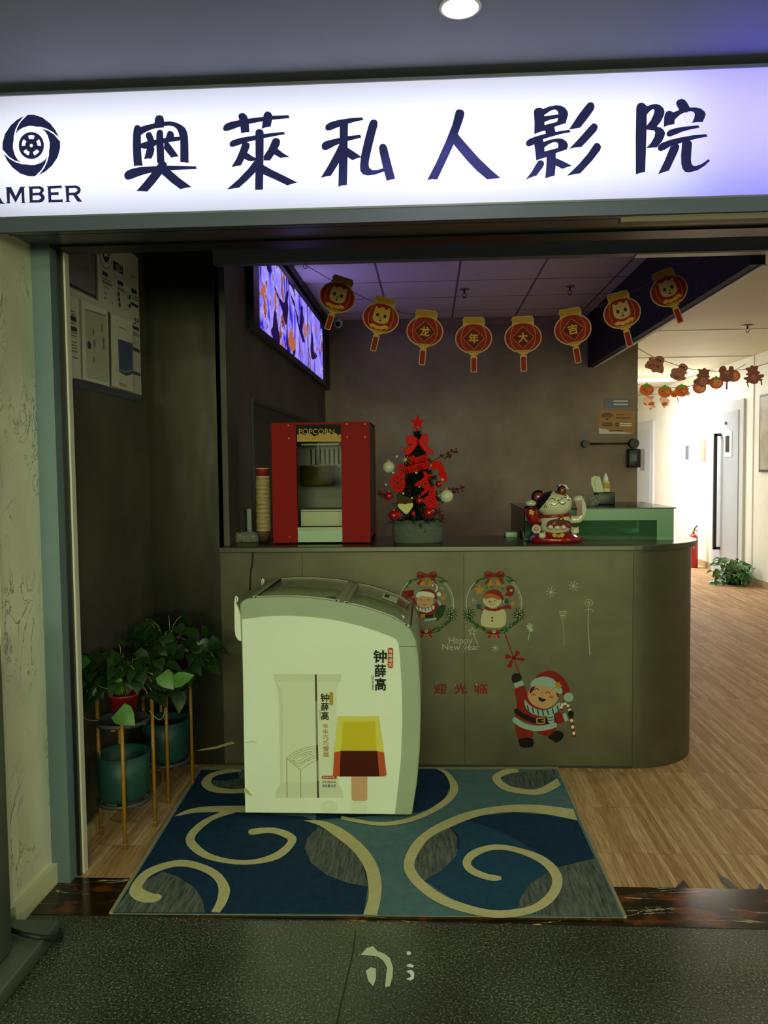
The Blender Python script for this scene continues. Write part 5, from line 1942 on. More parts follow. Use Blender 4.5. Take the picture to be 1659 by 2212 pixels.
# fan and row of small heads on the belly
mb = MB().use('cat_plum')
fan = [(545, 1020), (570, 940), (640, 890), (760, 870), (900, 885), (1020, 910), (1090, 990), (1040, 1060), (820, 1010), (640, 1060)]
mb.slab([Vector((p.x, bc.y - bry - .010, p.z)) for p in (KP(1120 + x / 9.76, 1030 + y / 9.76) for x, y in fan)], (0, 1, 0), .012)
mb.use('cat_black')
mb.use('pop_gold')
for q in ([(640, 1000), (700, 930)], [(680, 960), (740, 960)], [(720, 900), (700, 1000)], [(960, 940), (1010, 1000)]):
    mb.tube([Vector((p.x, bc.y - bry - .011, p.z)) for p in (KP(1120 + x / 9.76, 1030 + y / 9.76) for x, y in q)], .0014, 5)
mb.build('fan', None, ct, world=True)
for x, y, r in ((1189, 1139, 6.2), (1203, 1140, 6.2), (1217, 1139, 6.2), (1171, 1157, 8), (1242, 1147, 9)):
    Y = bc.y - bry - .004 if y < 1145 else KY - .068
    p = KP(x, y, Y)
    mb = MB().use('cat_white').ball(p, r * S, 14, 10, (1, .8, .9))
    for sx in (-1, 1):
        mb.cyl(p + Vector((sx * r * S * .55, 0, r * S * .55)), p + Vector((sx * r * S * .8, 0, r * S * 1.15)), r * S * .3, .0003, 8)
    mb.use('cat_red').tube([p + Vector((sx * r * S * .6, -r * S * .62, -r * S * .5)) for sx in (-1, -.5, 0, .5, 1)], .0014, 5)
    mb.use('cat_black')
    for sx in (-1, 1):
        mb.ball(p + Vector((sx * r * S * .35, -r * S * .74, r * S * .1)), .0011, 6, 5)
    mb.build('small_cat', None, ct, world=True)
mb = MB().use('cat_white')
p = KP(1158, 1143, KY - .075)
mb.ball(p, 10 * S, 16, 10, (1, .7, 1))
mb.use('cat_pink').ball(p + Vector((0, -6.2 * S, 1 * S)), 5 * S, 12, 8, (1, .25, 1))
mb.build('foot', None, ct, world=True)

# ------------------------------------------------------------------ glass display case on the counter return
b = NB('green_glass')
nt = b.nt
tb = nt.nodes.new('ShaderNodeBsdfTransparent')
tb.inputs[0].default_value = (*lin('7fae8c'), 1)
gb = nt.nodes.new('ShaderNodeBsdfGlossy')
gb.inputs['Roughness'].default_value = 0.06
fr = nt.nodes.new('ShaderNodeFresnel')
fr.inputs[0].default_value = 1.6
mx = nt.nodes.new('ShaderNodeMixShader')
nt.links.new(fr.outputs[0], mx.inputs[0])
nt.links.new(tb.outputs[0], mx.inputs[1])
nt.links.new(gb.outputs[0], mx.inputs[2])
nt.links.new(mx.outputs[0], nt.nodes['Material Output'].inputs[0])
mat('green_band', '6c9474', 0.2)
mat('case_edge', '1c2420', 0.3)
gx0, gx1, gy0, gy1, gz = .497, 1.258, 4.222, 4.90, 1.281
gc = thing('glass_display_case', 'low green tinted glass display case on the right part of the counter', 'display case', ((gx0 + gx1) / 2, (gy0 + gy1) / 2, TOPZ))
mb = MB().use('green_band')
zb = at(1300, 1124, Y=gy0).z
mb.box((gx0, gy0, zb), (gx1, gy0 + .005, gz - .006))
xr = at(1419, 1140, Y=gy0).x
mb.box((xr, gy0, TOPZ), (gx1, gy0 + .005, zb))
mb.build('front_band', None, gc, world=True)
b = NB('green_pane')
nt = b.nt
tb = nt.nodes.new('ShaderNodeBsdfTransparent')
tb.inputs[0].default_value = (*lin('8fbf9c'), 1)
b.b.inputs['Base Color'].default_value = (*lin('5f8a68'), 1)
b.b.inputs['Roughness'].default_value = 0.08
mx = nt.nodes.new('ShaderNodeMixShader')
mx.inputs[0].default_value = 0.28
nt.links.new(tb.outputs[0], mx.inputs[1])
nt.links.new(b.b.outputs[0], mx.inputs[2])
nt.links.new(mx.outputs[0], nt.nodes['Material Output'].inputs[0])
mb = MB().use('green_pane')
mb.box((gx0, gy0, TOPZ + .001), (xr, gy0 + .005, zb))
mb.build('front_glass', None, gc, world=True)
mb = MB().use('green_glass')
mb.box((gx0 - .004, gy0 + .006, TOPZ + .001), (gx0, gy1, gz - .006))
mb.build('side_glass', None, gc, world=True)
mb = MB().use('green_glass')
mb.box((gx1 - .005, gy0 + .006, TOPZ + .001), (gx1, gy1, gz - .006))
mb.build('side_glass', None, gc, world=True)
mb = MB().use('green_glass').box((gx0 - .008, gy0 - .006, gz - .005), (gx1 + .008, gy1 + .005, gz))
mb.use('case_edge').box((gx0 - .009, gy0 - .0075, gz - .0055), (gx1 + .009, gy0 - .006, gz + .0005)).box((gx0 - .009, gy0 - .006, gz - .0055), (gx0 - .008, gy1, gz + .0005)).box((gx1 + .008, gy0 - .006, gz - .0055), (gx1 + .009, gy1, gz + .0005))
mb.build('top_glass', None, gc, world=True)
mb = MB().use(mat('case_back', '7c8a78', 0.5)).box((gx0 + .01, gy1 - .012, TOPZ + .001), (gx0 + .46, gy1, gz - .006))
mb.box((gx0 + .02, gy0 + .2, TOPZ + .06), (xr - .14, gy1 - .02, TOPZ + .066))
mb.build('back_board', None, gc, world=True)
mb = MB().use(mat('paper_white', 'cfcfae', 0.6))
a, c = at(1375, 1170, Z=TOPZ + .002), at(1419, 1160, Z=TOPZ + .002)
mb.rbox((a.x, 4.235, TOPZ + .001), (c.x - .01, 4.5, TOPZ + .016), .003)
tag(mb.build('paper_pad'), 'cream paper pad lying inside the glass display case', 'paper')
mb = MB().use('pop_white')
p = KP(1103, 1156, 4.45)
mb.rbox((p.x - .03, 4.42, TOPZ), (p.x + .035, 4.54, TOPZ + .03), .006)
tag(mb.build('tissue_pack'), 'pale paper pack on the counter behind the cat figurine, left of the glass case', 'paper')
# on top of the glass case
YT = 4.55
TT = lambda x, y, Y=YT: at(x, y, Y=Y)
a, c = TT(1291, 1064), TT(1329, 1090)
tb_ = thing('tissue_box', 'black box of white tissues on top of the glass display case', 'tissue box', ((a.x + c.x) / 2, YT + .06, gz))
mb = MB().use('black_trim').rbox((a.x, YT, gz), (c.x, YT + .12, a.z), .004)
mb.build('box', None, tb_, world=True)
mb = MB().use('paper_white')
rnd = random.Random(11)
q = [TT(x, y, YT + .05) for x, y in ((1283, 1063), (1277, 1045), (1277, 1032), (1285, 1028), (1296, 1030), (1302, 1050), (1303, 1064))]
mb.slab(q, (0, 1, 0), .012)
q = [TT(x, y, YT + .045) for x, y in ((1288, 1064), (1284, 1040), (1292, 1029), (1299, 1046), (1304, 1064))]
mb.slab(q, (0, 1, 0), .004)
mb.build('tissue', None, tb_, world=True)
bt = thing('sauce_bottle', 'small pale squeeze bottle with yellow label behind the tissue box', 'bottle', (TT(1308, 1064, 4.70).x, 4.70, gz))
x = WM[bt.name].translation.x
zb = TT(1308, 1043, 4.7).z
zc = TT(1306, 1022, 4.7).z
MB().use('paper_white').lathe([(0, 0), (.021, 0), (.023, .01), (.023, zb - gz), (.016, zb - gz + .012)], n=24).build('body', None, bt)
MB().use('pop_gold').lathe([(.0236, zb - gz - .03), (.0236, zb - gz)], n=24, cap=False).build('label', None, bt)
MB().use('white_paint').lathe([(.016, zb - gz + .012), (.012, zc - gz - .02), (.004, zc - gz), (0, zc - gz)], n=20, cap=False).build('nozzle', None, bt)
mb = MB().use('plastic_film')
p = TT(1272, 1084, 4.5)
for k in range(4):
    mb.ball((p.x - .03 + .02 * k, 4.47 + .02 * (k % 2), gz + .028), .028, 12, 8, (1, .9, 1.1))
rnd = random.Random(8)
for v in mb.bm.verts:
    v.co += Vector((rnd.uniform(-1, 1), rnd.uniform(-1, 1), rnd.uniform(-1, 1))) * .006
    v.co.z = max(v.co.z, gz + .001)
for f in mb.bm.faces:
    f.smooth = False
tag(mb.build('plastic_bag'), 'crumpled grey plastic bag on the glass case beside the tissue box', 'bag')
mb = MB().use('white_paint')
YW = 4.72
q = [at(x, y, Y=YW) for x, y in ((1206, 1047), (1222, 1047), (1229, 1056), (1215, 1058), (1208, 1056))]
mb.slab(q, (0, 1, 0), .03)
q = [at(x, y, Y=YW + .012) for x, y in ((1212, 1057), (1217, 1057), (1217, 1086), (1212, 1086))]
mb.use('sign_steel').slab([Vector((v.x, v.y, max(v.z, gz))) for v in q], (0, 1, 0), .004)
mb.use('st_lgreen').slab([at(x, y, Y=YW - .002) for x, y in ((1203, 1048), (1207, 1047), (1207, 1053), (1203, 1053))], (0, 1, 0), .012)
tag(mb.build('card_stand'), 'small white card on a stem behind the head of the cat figurine', 'card stand')
# ------------------------------------------------------------------ notice board on the alcove wall
mat('board_white', 'd0cfc4', 0.35)
mat('board_paper', 'dcdacb', 0.5)
mat('board_grey', '7d7f80', 0.25)
mat('board_navy', '1c2a50', 0.4)
mat('board_blue', '2c4878', 0.4)
mat('board_ink', '25262c', 0.5)
mat('board_line', '77766e', 0.5)
mat('board_cert', 'bbbba9', 0.4)
XW = -1.3995
WP = lambda x, y: at(x, y, X=XW + .004)
NX = (1, 0, 0)
nb = thing('notice_board', 'large white notice board with licences and papers on the left alcove wall', 'notice board', (XW, 3.45, 1.85))
y0, y1 = 2.93, 3.885
mb = MB().use('board_white').box((XW, y0, 1.868), (XW + .004, y1, 2.53))
mb.build('panel', None, nb, world=True)
mb = MB().use('board_navy').box((XW, y0, 1.835), (XW + .005, y1, 1.868))
mb.build('bottom_strip', None, nb, world=True)
mb = MB()
d = Decal(mb, WP, NX, .0002)
Z = zz(90, 480, 4.254)
d.p('board_grey', Z([(165, 150), (165, 550), (520, 725), (510, 290), (300, 170)]))
d.p('board_ink', Z([(185, 215), (185, 548), (500, 700), (500, 300)]))
d.p('board_grey', Z([(195, 225), (195, 530), (490, 675), (490, 312)]))
E_ = lambda x, y, rx, ry, n=20: [(x + rx * math.cos(2 * PI * i / n), y + ry * math.sin(2 * PI * i / n) + .42 * rx * math.cos(2 * PI * i / n)) for i in range(n)]
mb.build('framed_licence', None, nb, world=True, fix=False)
mb = d.mb = MB()
d.p('board_navy', Z(E_(588, 287, 60, 142)))
d.p('board_white', Z(E_(588, 287, 56, 134)))
d.p('board_navy', Z(E_(588, 287, 33, 82)))
d.p('board_white', Z(star2(588, 290, 40, 17)))
mb.build('emblem', None, nb, world=True, fix=False)
mb = d.mb = MB()
d.p('board_navy', Z([(657, 352), (745, 405), (745, 485), (657, 435)]))
d.wr('board_white', '2022', *Z([(668, 385)])[0], *Z([(738, 455)])[0], .0)
for x, y in ((558, 445), (697, 530), (822, 605)):
    d.p('board_navy', Z([(x, y), (x + 45, y + 26), (x + 45, y + 62), (x, y + 38)]))
d.p('board_navy', Z([(815, 728), (880, 765), (880, 792), (815, 755)]))
d.p('board_navy', Z([(808, 932), (890, 975), (890, 1002), (808, 960)]))
d.p('board_navy', Z([(820, 1140), (893, 1172), (893, 1200), (820, 1168)]))
d.p('board_navy', Z([(820, 1360), (902, 1390), (902, 1415), (820, 1390)]))
for x, y, w in ((552, 505, 80), (552, 530, 90), (555, 545, 85), (690, 590, 60), (690, 605, 70), (818, 665, 60), (818, 690, 62), (805, 480, 60)):
    d.p('board_line', Z([(x, y), (x + w, y + w * .5), (x + w, y + w * .5 + 9), (x, y + 9)]))
for x, y in ((565, 590), (582, 596), (600, 606), (568, 645), (584, 652), (570, 692), (640, 740), (762, 803)):
    d.p('board_ink', Z([(x - 6, y - 6), (x + 6, y - 2), (x + 2, y + 12)]))
for x, y in ((697, 662), (700, 708), (704, 760), (795, 690), (797, 770)):
    d.p('board_ink', Z(E_(x, y, 8, 22, 10)))
d.wr('board_ink', '24', *Z([(835, 880)])[0], *Z([(878, 935)])[0])
for i in range(3):
    x = 832 + i * 17
    d.p('board_line', Z([(x, 1005 + 8 * i), (x + 9, 1010 + 8 * i), (x + 9, 1040 + 8 * i), (x, 1035 + 8 * i)]))
mb.build('printed_text', None, nb, world=True, fix=False)
mb = d.mb = MB()
d.p('board_paper', Z([(112, 620), (318, 700), (345, 1440), (145, 1425)]))
d.p('board_line', Z([(170, 720), (240, 745), (240, 755), (170, 730)]))
for i in range(16):
    y = 770 + i * 29
    x0, x1 = 132 + i * 1.2, 290 + i * 1.2 - (60 if i in (5, 9, 14) else 0)
    s = .33 - .004 * i
    m_ = 'board_line'
    d.p(m_, Z([(x0, y), (x1, y + s * (x1 - x0)), (x1, y + s * (x1 - x0) + 9), (x0, y + 9)]))
for q in ([(155, 830), (285, 870), (295, 922), (160, 855)], [(128, 872), (205, 895), (208, 915), (128, 892)], [(135, 945), (160, 930), (295, 972), (298, 1010), (140, 968)], [(172, 1172), (236, 1188), (236, 1207), (172, 1192)]):
    d.p('board_ink', Z(q))
mb.build('notice_sheet', None, nb, world=True, fix=False)
mb = d.mb = MB()
d.p('board_paper', Z([(335, 705), (580, 820), (598, 1510), (350, 1445)]))
d.p('board_cert', Z([(365, 790), (570, 850), (585, 1475), (388, 1430)]))
d.p('board_line', Z([(375, 800), (562, 858), (562, 866), (375, 808)]))
d.p('board_ink', Z(E_(408, 1130, 18, 38, 12)))
for x, y, h in ((520, 930, 80), (440, 980, 60), (445, 1235, 60), (535, 1060, 110), (450, 1080, 70)):
    d.p('board_line', Z([(x, y), (x + 12, y + 4), (x + 12, y + h + 4), (x, y + h)]))
mb.build('certificate_sleeve', None, nb, world=True, fix=False)
mb = d.mb = MB()
d.p('board_navy', Z([(583, 822), (596, 828), (608, 1502), (598, 1502)]))
d.p('board_paper', Z([(605, 840), (805, 910), (815, 1560), (690, 1530), (612, 1500)]))
d.p('board_blue', Z([(670, 1072), (806, 1115), (812, 1395), (750, 1415), (682, 1375)]))
d.st('board_white', Z([(682, 1350), (740, 1375), (812, 1358)]), 1.0)
for y in (960, 1470, 1485):
    d.p('board_line', Z([(680, y), (750, y + 28), (750, y + 36), (680, y + 8)]))
mb.build('document_file', None, nb, world=True, fix=False)
# clip studs
mb = MB().use('black_trim')
p = WP(141, 818)
mb.cyl(p, p + Vector((.008, 0, 0)), .006, n=10)
mb.build('clip', None, nb, world=True)

# ------------------------------------------------------------------ menu screens on the inner wall
b = NB('screen_picture')
n0 = b.noise(b.pos((1, 1.0, .8)), 2.4, 4, .55, 1.8)
pic = b.ramp(n0, [(0.32, '1c1458'), (0.38, '3a2cd0'), (0.44, '8474ff'), (0.55, 'a494ff'), (0.60, 'c0b0ff'), (0.63, '4a2a60'), (0.67, 'c06a34'), (0.72, '2a1c50')])
st = b.ramp(b.noise(b.pos((1, 3, .8)), 3.0, 3), [(0.60, '000000'), (0.68, 'ffffff')])
pic = b.mix(st, pic, '3d30c8')
sz = b.n('SeparateXYZ')
b.l(b.pos(), sz.inputs[0])
blk = b.ramp(b.noise(b.pos((1, 0.9, 1.5)), 2.6, 2, .4, .6), [(0.585, '000000'), (0.60, 'ffffff')], 'LINEAR')
pic = b.mix(blk, pic, '241448')
org = b.ramp(b.noise(b.pos((1, 1.2, 1.3)), 3.1, 3, .5, .5), [(0.61, '000000'), (0.63, 'ffffff')])
pic = b.mix(org, pic, 'b8683a')
em = b.n('Emission')
em.inputs['Strength'].default_value = 0.95
b.l(pic, em.inputs['Color'])
b.l(em.outputs[0], b.nt.nodes['Material Output'].inputs[0])
mat('screen_bezel', '0d0d12', 0.25)
ms = thing('menu_screen', 'row of three glowing violet menu screens high on the left inner wall', 'screen', (XL, 6.1, 2.3))
mb = MB().use('screen_bezel').box((XL, 4.55, 2.285), (XL + .045, 7.72, 2.875))
mb.build('frame', None, ms, world=True)
for a, c in ((4.70, 5.595), (5.635, 6.565), (6.615, 7.50)):
    mb = MB().use('screen_picture')
    mb.face([mb.v(p) for p in ((XL + .047, a, 2.325), (XL + .047, c, 2.325), (XL + .047, c, 2.825), (XL + .047, a, 2.825))])
    mb.build('display', None, ms, world=True, fix=False)
area('screen_glow_light', (XL + .06, 6.1, 2.58), (2.8, .48), 7.0, (0.40, 0.30, 1.0), rot=(0, -PI / 2, 0))
mb = MB().use(mat('cornice_dark', '2a2536', 0.6)).box((XL, 4.06, 2.90), (XL + .06, HY, 2.96))
mb.box((XL, 7.9, 2.28), (XL + .05, HY, 2.96))
struct('trim_10', mb)

# security camera under the ceiling at the back wall corner
p = at(728, 697, Y=HY - .06)
sc = thing('security_camera', 'small white security camera on the back wall beside the screens', 'camera', (p.x, HY, p.z))
MB().use('white_paint').box((p.x - .05, HY - .05, p.z + .0), (p.x + .05, HY, p.z + .07)).build('bracket', None, sc, world=True)
mb = MB().use('white_paint').ball((p.x + .01, HY - .075, p.z - .01), .048, 18, 12)
mb.use('black_trim').ball((p.x + .015, HY - .105, p.z - .02), .026, 14, 10)
mb.build('camera_head', None, sc, world=True)

# ------------------------------------------------------------------ sprinklers


def sprinkler(px, py, Z, label, plate=.03):
    p = at(px, py, Z=Z)
    t = thing('fire_sprinkler', label, 'sprinkler', (p.x, p.y, Z), group='ceiling sprinklers')
    MB().use('sign_steel').lathe([(plate, 0), (plate, -.006), (.012, -.012)], n=20).build('plate', None, t)
    mb = MB().use('black_metal').cyl((0, 0, -.01), (0, 0, -.04), .008, n=10)
    mb.tube([(-.014, 0, -.04), (-.016, 0, -.055), (0, 0, -.07), (.016, 0, -.055), (.014, 0, -.04)], .003, 6)
    mb.cyl((0, 0, -.07), (0, 0, -.073), .016, n=12)
    mb.build('nozzle', None, t)


sprinkler(1003, 624, 2.96, 'chrome sprinkler in the tiled ceiling above the fourth lantern', .04)
sprinkler(1231, 618, 2.96, 'dark sprinkler in the tiled ceiling near the corridor beam', .035)
sprinkler(1615, 702, 2.84, 'sprinkler on the cream corridor ceiling', .055)

# ------------------------------------------------------------------ back wall: wifi notice, small plate, rail with device
BW = lambda x, y: at(x, y, Y=HY)
mat('wifi_orange', 'b07a34', 0.5)
mat('wifi_brown', '4a3520', 0.5)
mat('plate_grey', '5e6470', 0.4)
mb = MB()
d = Decal(mb, BW, NF, .0008)
d.p('wifi_orange', [(1293, 886), (1372, 888), (1370, 937), (1293, 925)], .002)
d.p('wifi_orange', [(1293, 886), (1372, 888), (1370, 925), (1293, 925)])
d.p('board_paper', [(1293, 925), (1370, 925), (1369, 937), (1294, 937)])
for r, w in ((14, 3.4), (9, 3.2)):
    d.p('wifi_brown', stroke2([(1311 + r * math.sin(a), 906 - r * math.cos(a) * .9) for a in [-.95 + 1.9 * i / 8 for i in range(9)]], w))
d.p('wifi_brown', [(1307, 904), (1311, 902), (1315, 904), (1311, 909)])
d.p('wifi_brown', rrect(1301, 913, 1322, 921, 3))
d.wr('wifi_orange', 'WiFi', 1303, 914.5, 1320, 919.5)
d.p('wifi_brown', [(1331, 895), (1348, 895), (1348, 896.5), (1331, 896.5)])
d.p('wifi_brown', [(1331, 902), (1362, 902), (1362, 904), (1331, 904)])
for y in (914, 918.5):
    d.p('wifi_brown', [(1329, y), (1336, y), (1336, y + 2.4), (1329, y + 2.4)])
    d.p('board_paper', [(1338, y), (1364, y), (1364, y + 2.6), (1338, y + 2.6)])
d.p('wifi_brown', [(1315, 929.5), (1345, 929.5), (1345, 932), (1315, 932)])
tag(mb.build('wifi_notice', fix=False), 'orange wifi notice with signal symbol on the back wall', 'sign')
mb = MB()
d = Decal(mb, BW, NF, .0008)
d.p('plate_grey', [(1304, 860), (1359, 861), (1359, 880), (1304, 880)], .003)
d.k += 4
d.p('board_paper', [(1325, 865), (1356, 865), (1356, 868), (1325, 868)])
d.p('board_paper', [(1325, 872), (1356, 872), (1356, 875), (1325, 875)])
d.p('board_line', [(1308, 873), (1321, 873), (1321, 875), (1308, 875)])
tag(mb.build('wall_plate', fix=False), 'small grey plate with pale lines above the orange wifi notice', 'sign')
t = thing('wall_rail', 'thin black wall rail with a round end on the back wall', 'rail', BW(1315, 960))
mb = MB().use('black_trim')
a, c = BW(1263, 959), BW(1367, 958)
mb.tube([a + Vector((0, -.05, 0)), c + Vector((0, -.05, 0))], .009, 10)
mb.build('bar', None, t, world=True)
for p, r in ((a, .038), (c, .05)):
    MB().use('black_trim').cyl(p, p + Vector((0, -.07, 0)), r, r * .9, 24).build('rail_end', None, t, world=True)
mb = MB().use('black_trim')
p = BW(1366, 990)
mb.rbox((p.x - .06, HY - .09, p.z - .09), (p.x + .06, HY, p.z + .09), .012)
mb.use('plate_grey').box((p.x - .03, HY - .093, p.z - .03), (p.x + .02, HY - .089, p.z + .04))
tag(mb.build('wall_device'), 'black box shaped device hanging below the right end of the wall rail', 'device')

# ------------------------------------------------------------------ lantern garland
GY = 4.026
GP = lambda x, y: at(x, y, Y=GY)
mat('lan_red', '8a1512', 0.55)
mat('lan_dred', '5f0e0d', 0.55)
mat('lan_gold', 'b07c28', 0.5)
mat('lan_edge', 'b8946a', 0.55)
mat('lan_yellow', 'c9952c', 0.5)
mat('lan_cream', 'c09468', 0.55)
mat('lan_eye', '1a0d0a', 0.5)
mat('string_red', '6a1a20', 0.7)
LS = GY / FPX     # metres per pixel at the garland


def lantern_mesh():
    """shapes in local metres: x right, z up, facing -y; origin at the cap"""
    L = lambda pts: [(x * LS, -.0, -y * LS) for x, y in pts]
    body = [(-22, 2), (-24, -2), (-20, -9), (20, -9), (24, -2), (24, 3)] + [(0 + 39.5 * math.cos(a), 36 + 33 * math.sin(a)) for a in [-.95 + (PI / 2 + .55) * i / 12 for i in range(13)]] + [(12, 67), (8, 71), (-8, 71), (-12, 67)] + [(0 - 39.5 * math.cos(a), 36 + 33 * math.sin(a)) for a in [-.95 + (PI / 2 + .55) * i / 12 for i in range(12, -1, -1)]]
    return L, body


def lantern(px, py, rot, ch, label):
    """px,py: middle of the cap's lower edge"""
    p = GP(px, py)
    t = thing('paper_lantern', label, 'lantern', p, (0, rot, 0), 'paper lanterns on the string')
    L, body = lantern_mesh()
    N_ = (0, -1, 0)
    mb = MB().use('lan_edge').slab([Vector(q) for q in L(body)], (0, 1, 0), .0016)
    mb.build('card_edge', None, t)
    mb = MB().use('lan_red')
    mb.poly(L([(37 * math.cos(a), 36 + 30 * math.sin(a)) for a in [2 * PI * i / 30 for i in range(30)]]), N_, 0, .0006)
    mb.use('lan_gold')
    for s in (-1, 1):
        mb.poly(L(stroke2([(s * 16, 6), (s * 24, 20), (s * 27, 36), (s * 23, 52), (s * 12, 64)], 1.3)), N_, .0006, .0003)
    mb.use('lan_gold').poly(L([(-14, 62), (14, 62), (11, 67), (-11, 67)]), N_, .0006, .0004)
    mb.build('lantern_body', None, t, fix=False)
    mb = MB().use('lan_gold').poly(L([(-21, 2), (-22, -2), (-19, -7), (19, -7), (22, -2), (21, 2), (12, 5), (-12, 5)]), N_, .0006, .0008)
    mb.build('cap', None, t, fix=False)
    mb = MB().use('lan_edge').slab([Vector(q) for q in L(rrect(-7, 72, 7, 108, 3))], (0, 1, 0), .0016)
    mb.use('lan_yellow').poly(L([(-3, 68), (3, 68), (4, 76), (-4, 76)]), N_, 0, .0006)
    mb.use('lan_red').poly(L(rrect(-5, 77, 5, 106, 2)), N_, 0, .0006)
    mb.build('tassel', None, t, fix=False)
    mb = MB()
    if len(ch) == 1:
        mb.use('lan_dred').poly(L([(0, 13), (23, 36), (0, 59), (-23, 36)]), N_, .0008, .0002)
        mb.use('lan_gold')
        sq = [(0, 13), (23, 36), (0, 59), (-23, 36)]
        for i in range(4):
            mb.poly(L(stroke2([sq[i], sq[(i + 1) % 4]], 1)), N_, .0011, .0002)
        mb.use('lan_yellow')
        q = L([(-10, 46), (10, 46), (-10, 26)])
        write(mb, ch, q[0], q[1], q[2], N_, .0016, .03)
        mb.build('character', None, t, fix=False)
    else:
        k = int(ch[1])
        c1 = ('lan_cream', 'lan_yellow', 'lan_cream', 'lan_cream')[k]
        mb.use(c1).poly(L(smooth2([(-17, 24), (-15, 13), (-8, 17), (0, 12), (8, 17), (15, 12), (17, 24), (17, 40), (8, 47), (-8, 47), (-17, 40)], 3, True)), N_, .0008, .0002)
        mb.use('lan_edge').poly(L(ell(0, 39, 9, 6.5, 14)), N_, .0011, .0002)
        mb.use('lan_yellow')
        for x, y in ((-13, 55), (-4, 57), (6, 56), (14, 53)):
            mb.poly(L(ell(x, y, 6.5, 4, 10)), N_, .0014 + .0001 * x / 10, .0002)
        mb.use('lan_eye')
        for s in (-1, 1):
            mb.poly(L(ell(s * 8, 31, 3.3, 4, 10)), N_, .0018, .0002)
        mb.poly(L(ell(0, 36, 1.6, 1.2, 8)), N_, .0018, .0002)
        mb.poly(L([(-4, 40), (4, 40), (0, 44)]), N_, .0018, .0002)
        mb.build('printed_face', None, t, fix=False)
    return p


LN = [(740, 607, .33, 'f0', 'leftmost paper lantern, pink animal face print, tilted'),
      (831, 651, .25, 'f1', 'second paper lantern from the left, yellow animal face print'),
      (921, 679, .10, '龙', 'red paper lantern with dragon character, third from the left'),
      (1023, 694, 0.0, '年', 'red paper lantern with year character, fourth from the left'),
      (1129, 692, -.02, '大', 'red paper lantern with big character, fifth from the left'),
      (1231, 675, -.17, '吉', 'red paper lantern with luck character, sixth from the left'),
      (1335, 640, -.24, 'f2', 'second paper lantern from the right, brown animal face print'),
      (1432, 593, -.36, 'f3', 'rightmost paper lantern, cream animal face print, near corridor ceiling')]
for a in LN:
    lantern(*a)
mb = MB().use('string_red')
pts = [(640, 556), (660, 573), (712, 603), (790, 645), (870, 676), (921, 682), (975, 692), (1023, 697), (1076, 697), (1129, 695), (1180, 690), (1231, 679), (1285, 665), (1335, 643), (1385, 622), (1432, 596), (1480, 575), (1530, 548)]
mb.tube([GP(x, y) + Vector((0, .0012 if 0 < i < len(pts) - 1 else -.006, 0)) for i, (x, y) in enumerate(pts)], .0016, 6)
for x, dy in ((1506, 60), (1527, 80)):
    mb.tube([GP(x, 552) + Vector((0, .004, 0)), GP(x - 2, 552 + dy) + Vector((0, .004, 0)), GP(x - 1, 565 + dy) + Vector((0, .004, 0))], .0012, 5)
tag(mb.build('lantern_string'), 'thin dark red string carrying the paper lanterns across the opening', 'garland')
mb = MB().use('sign_steel')
mb.tube([at(x, y, Y=4.04) for x, y in smooth2([(655, 570), (656, 578), (662, 580), (664, 574)], 4)], .002, 6)
tag(mb.build('string_hook'), 'small wire hook under the header at the left end of the lantern string', 'hook')
# two small hooks on the beam edge
mb = MB().use('black_metal')
for x, y in ((1605, 580), (1592, 590)):
    p = at(x, y, X=1.625)
    mb.tube([p, p + Vector((.05, 0, 0)), p + Vector((.05, 0, .03)), p + Vector((.08, 0, .03))], .004, 6)
tag(mb.build('beam_hook'), 'small dark wire hooks on the edge of the corridor beam', 'hook')

# ------------------------------------------------------------------ corridor garlands
mat('card_brown', 'cc8c76', 0.6, var=.12, scale=30)
mat('card_dark', 'a86a5a', 0.6, var=.1, scale=30)
mat('card_orange', 'b25a20', 0.55, var=.12, scale=20)
mat('card_peach', 'cf8a58', 0.55)
mat('card_green', '4f9a2a', 0.5)
mat('card_skin', 'e6c2a0', 0.5)
mat('card_gold', 'e0a020', 0.5)
mat('garland_string', '4a4438', 0.7)
mat('card_face', '3a2018', 0.6)


def card(fn, name, label, layers, group, cat='paper cut-out', names=()):
    """layers: (material, px outline); the first is the card itself"""
    mb = MB().use(layers[0][0])
    mb.slab([fn(x, y) for x, y in layers[0][1]], (0, 1, 0), .003)
    d = Decal(mb, fn, NF, .0006)
    for m_, q in layers[1:]:
        d.p(m_, q)
    return tag(mb.build(name, fix=False), label, cat, group)


AP = lambda x, y: at(x, y, Y=8.10)
G = 'dark figure garland across the corridor'
Z3 = zz(1370, 760, 10.37)
Z4 = zz(1500, 760, 10.43)
card(AP, 'figure_cutout', 'dark paper animal figure nearest the back wall edge on the front garland', [('card_brown', Z3([(240, 300), (300, 210), (335, 190), (325, 150), (360, 120), (420, 125), (450, 160), (480, 110), (540, 85), (620, 95), (680, 150), (670, 230), (640, 270), (660, 350), (665, 430), (630, 488), (480, 450), (450, 470), (390, 440), (385, 400), (240, 350)])), ('card_face', Z3(ell(523, 183, 24, 22, 10))), ('card_face', Z3(ell(590, 205, 22, 20, 10))), ('card_face', Z3(ell(550, 225, 12, 10, 8))), ('card_dark', Z3(ell(345, 315, 34, 30, 12))), ('card_dark', Z3(ell(435, 295, 34, 34, 12))), ('card_dark', Z3(ell(530, 330, 34, 34, 12)))], G)
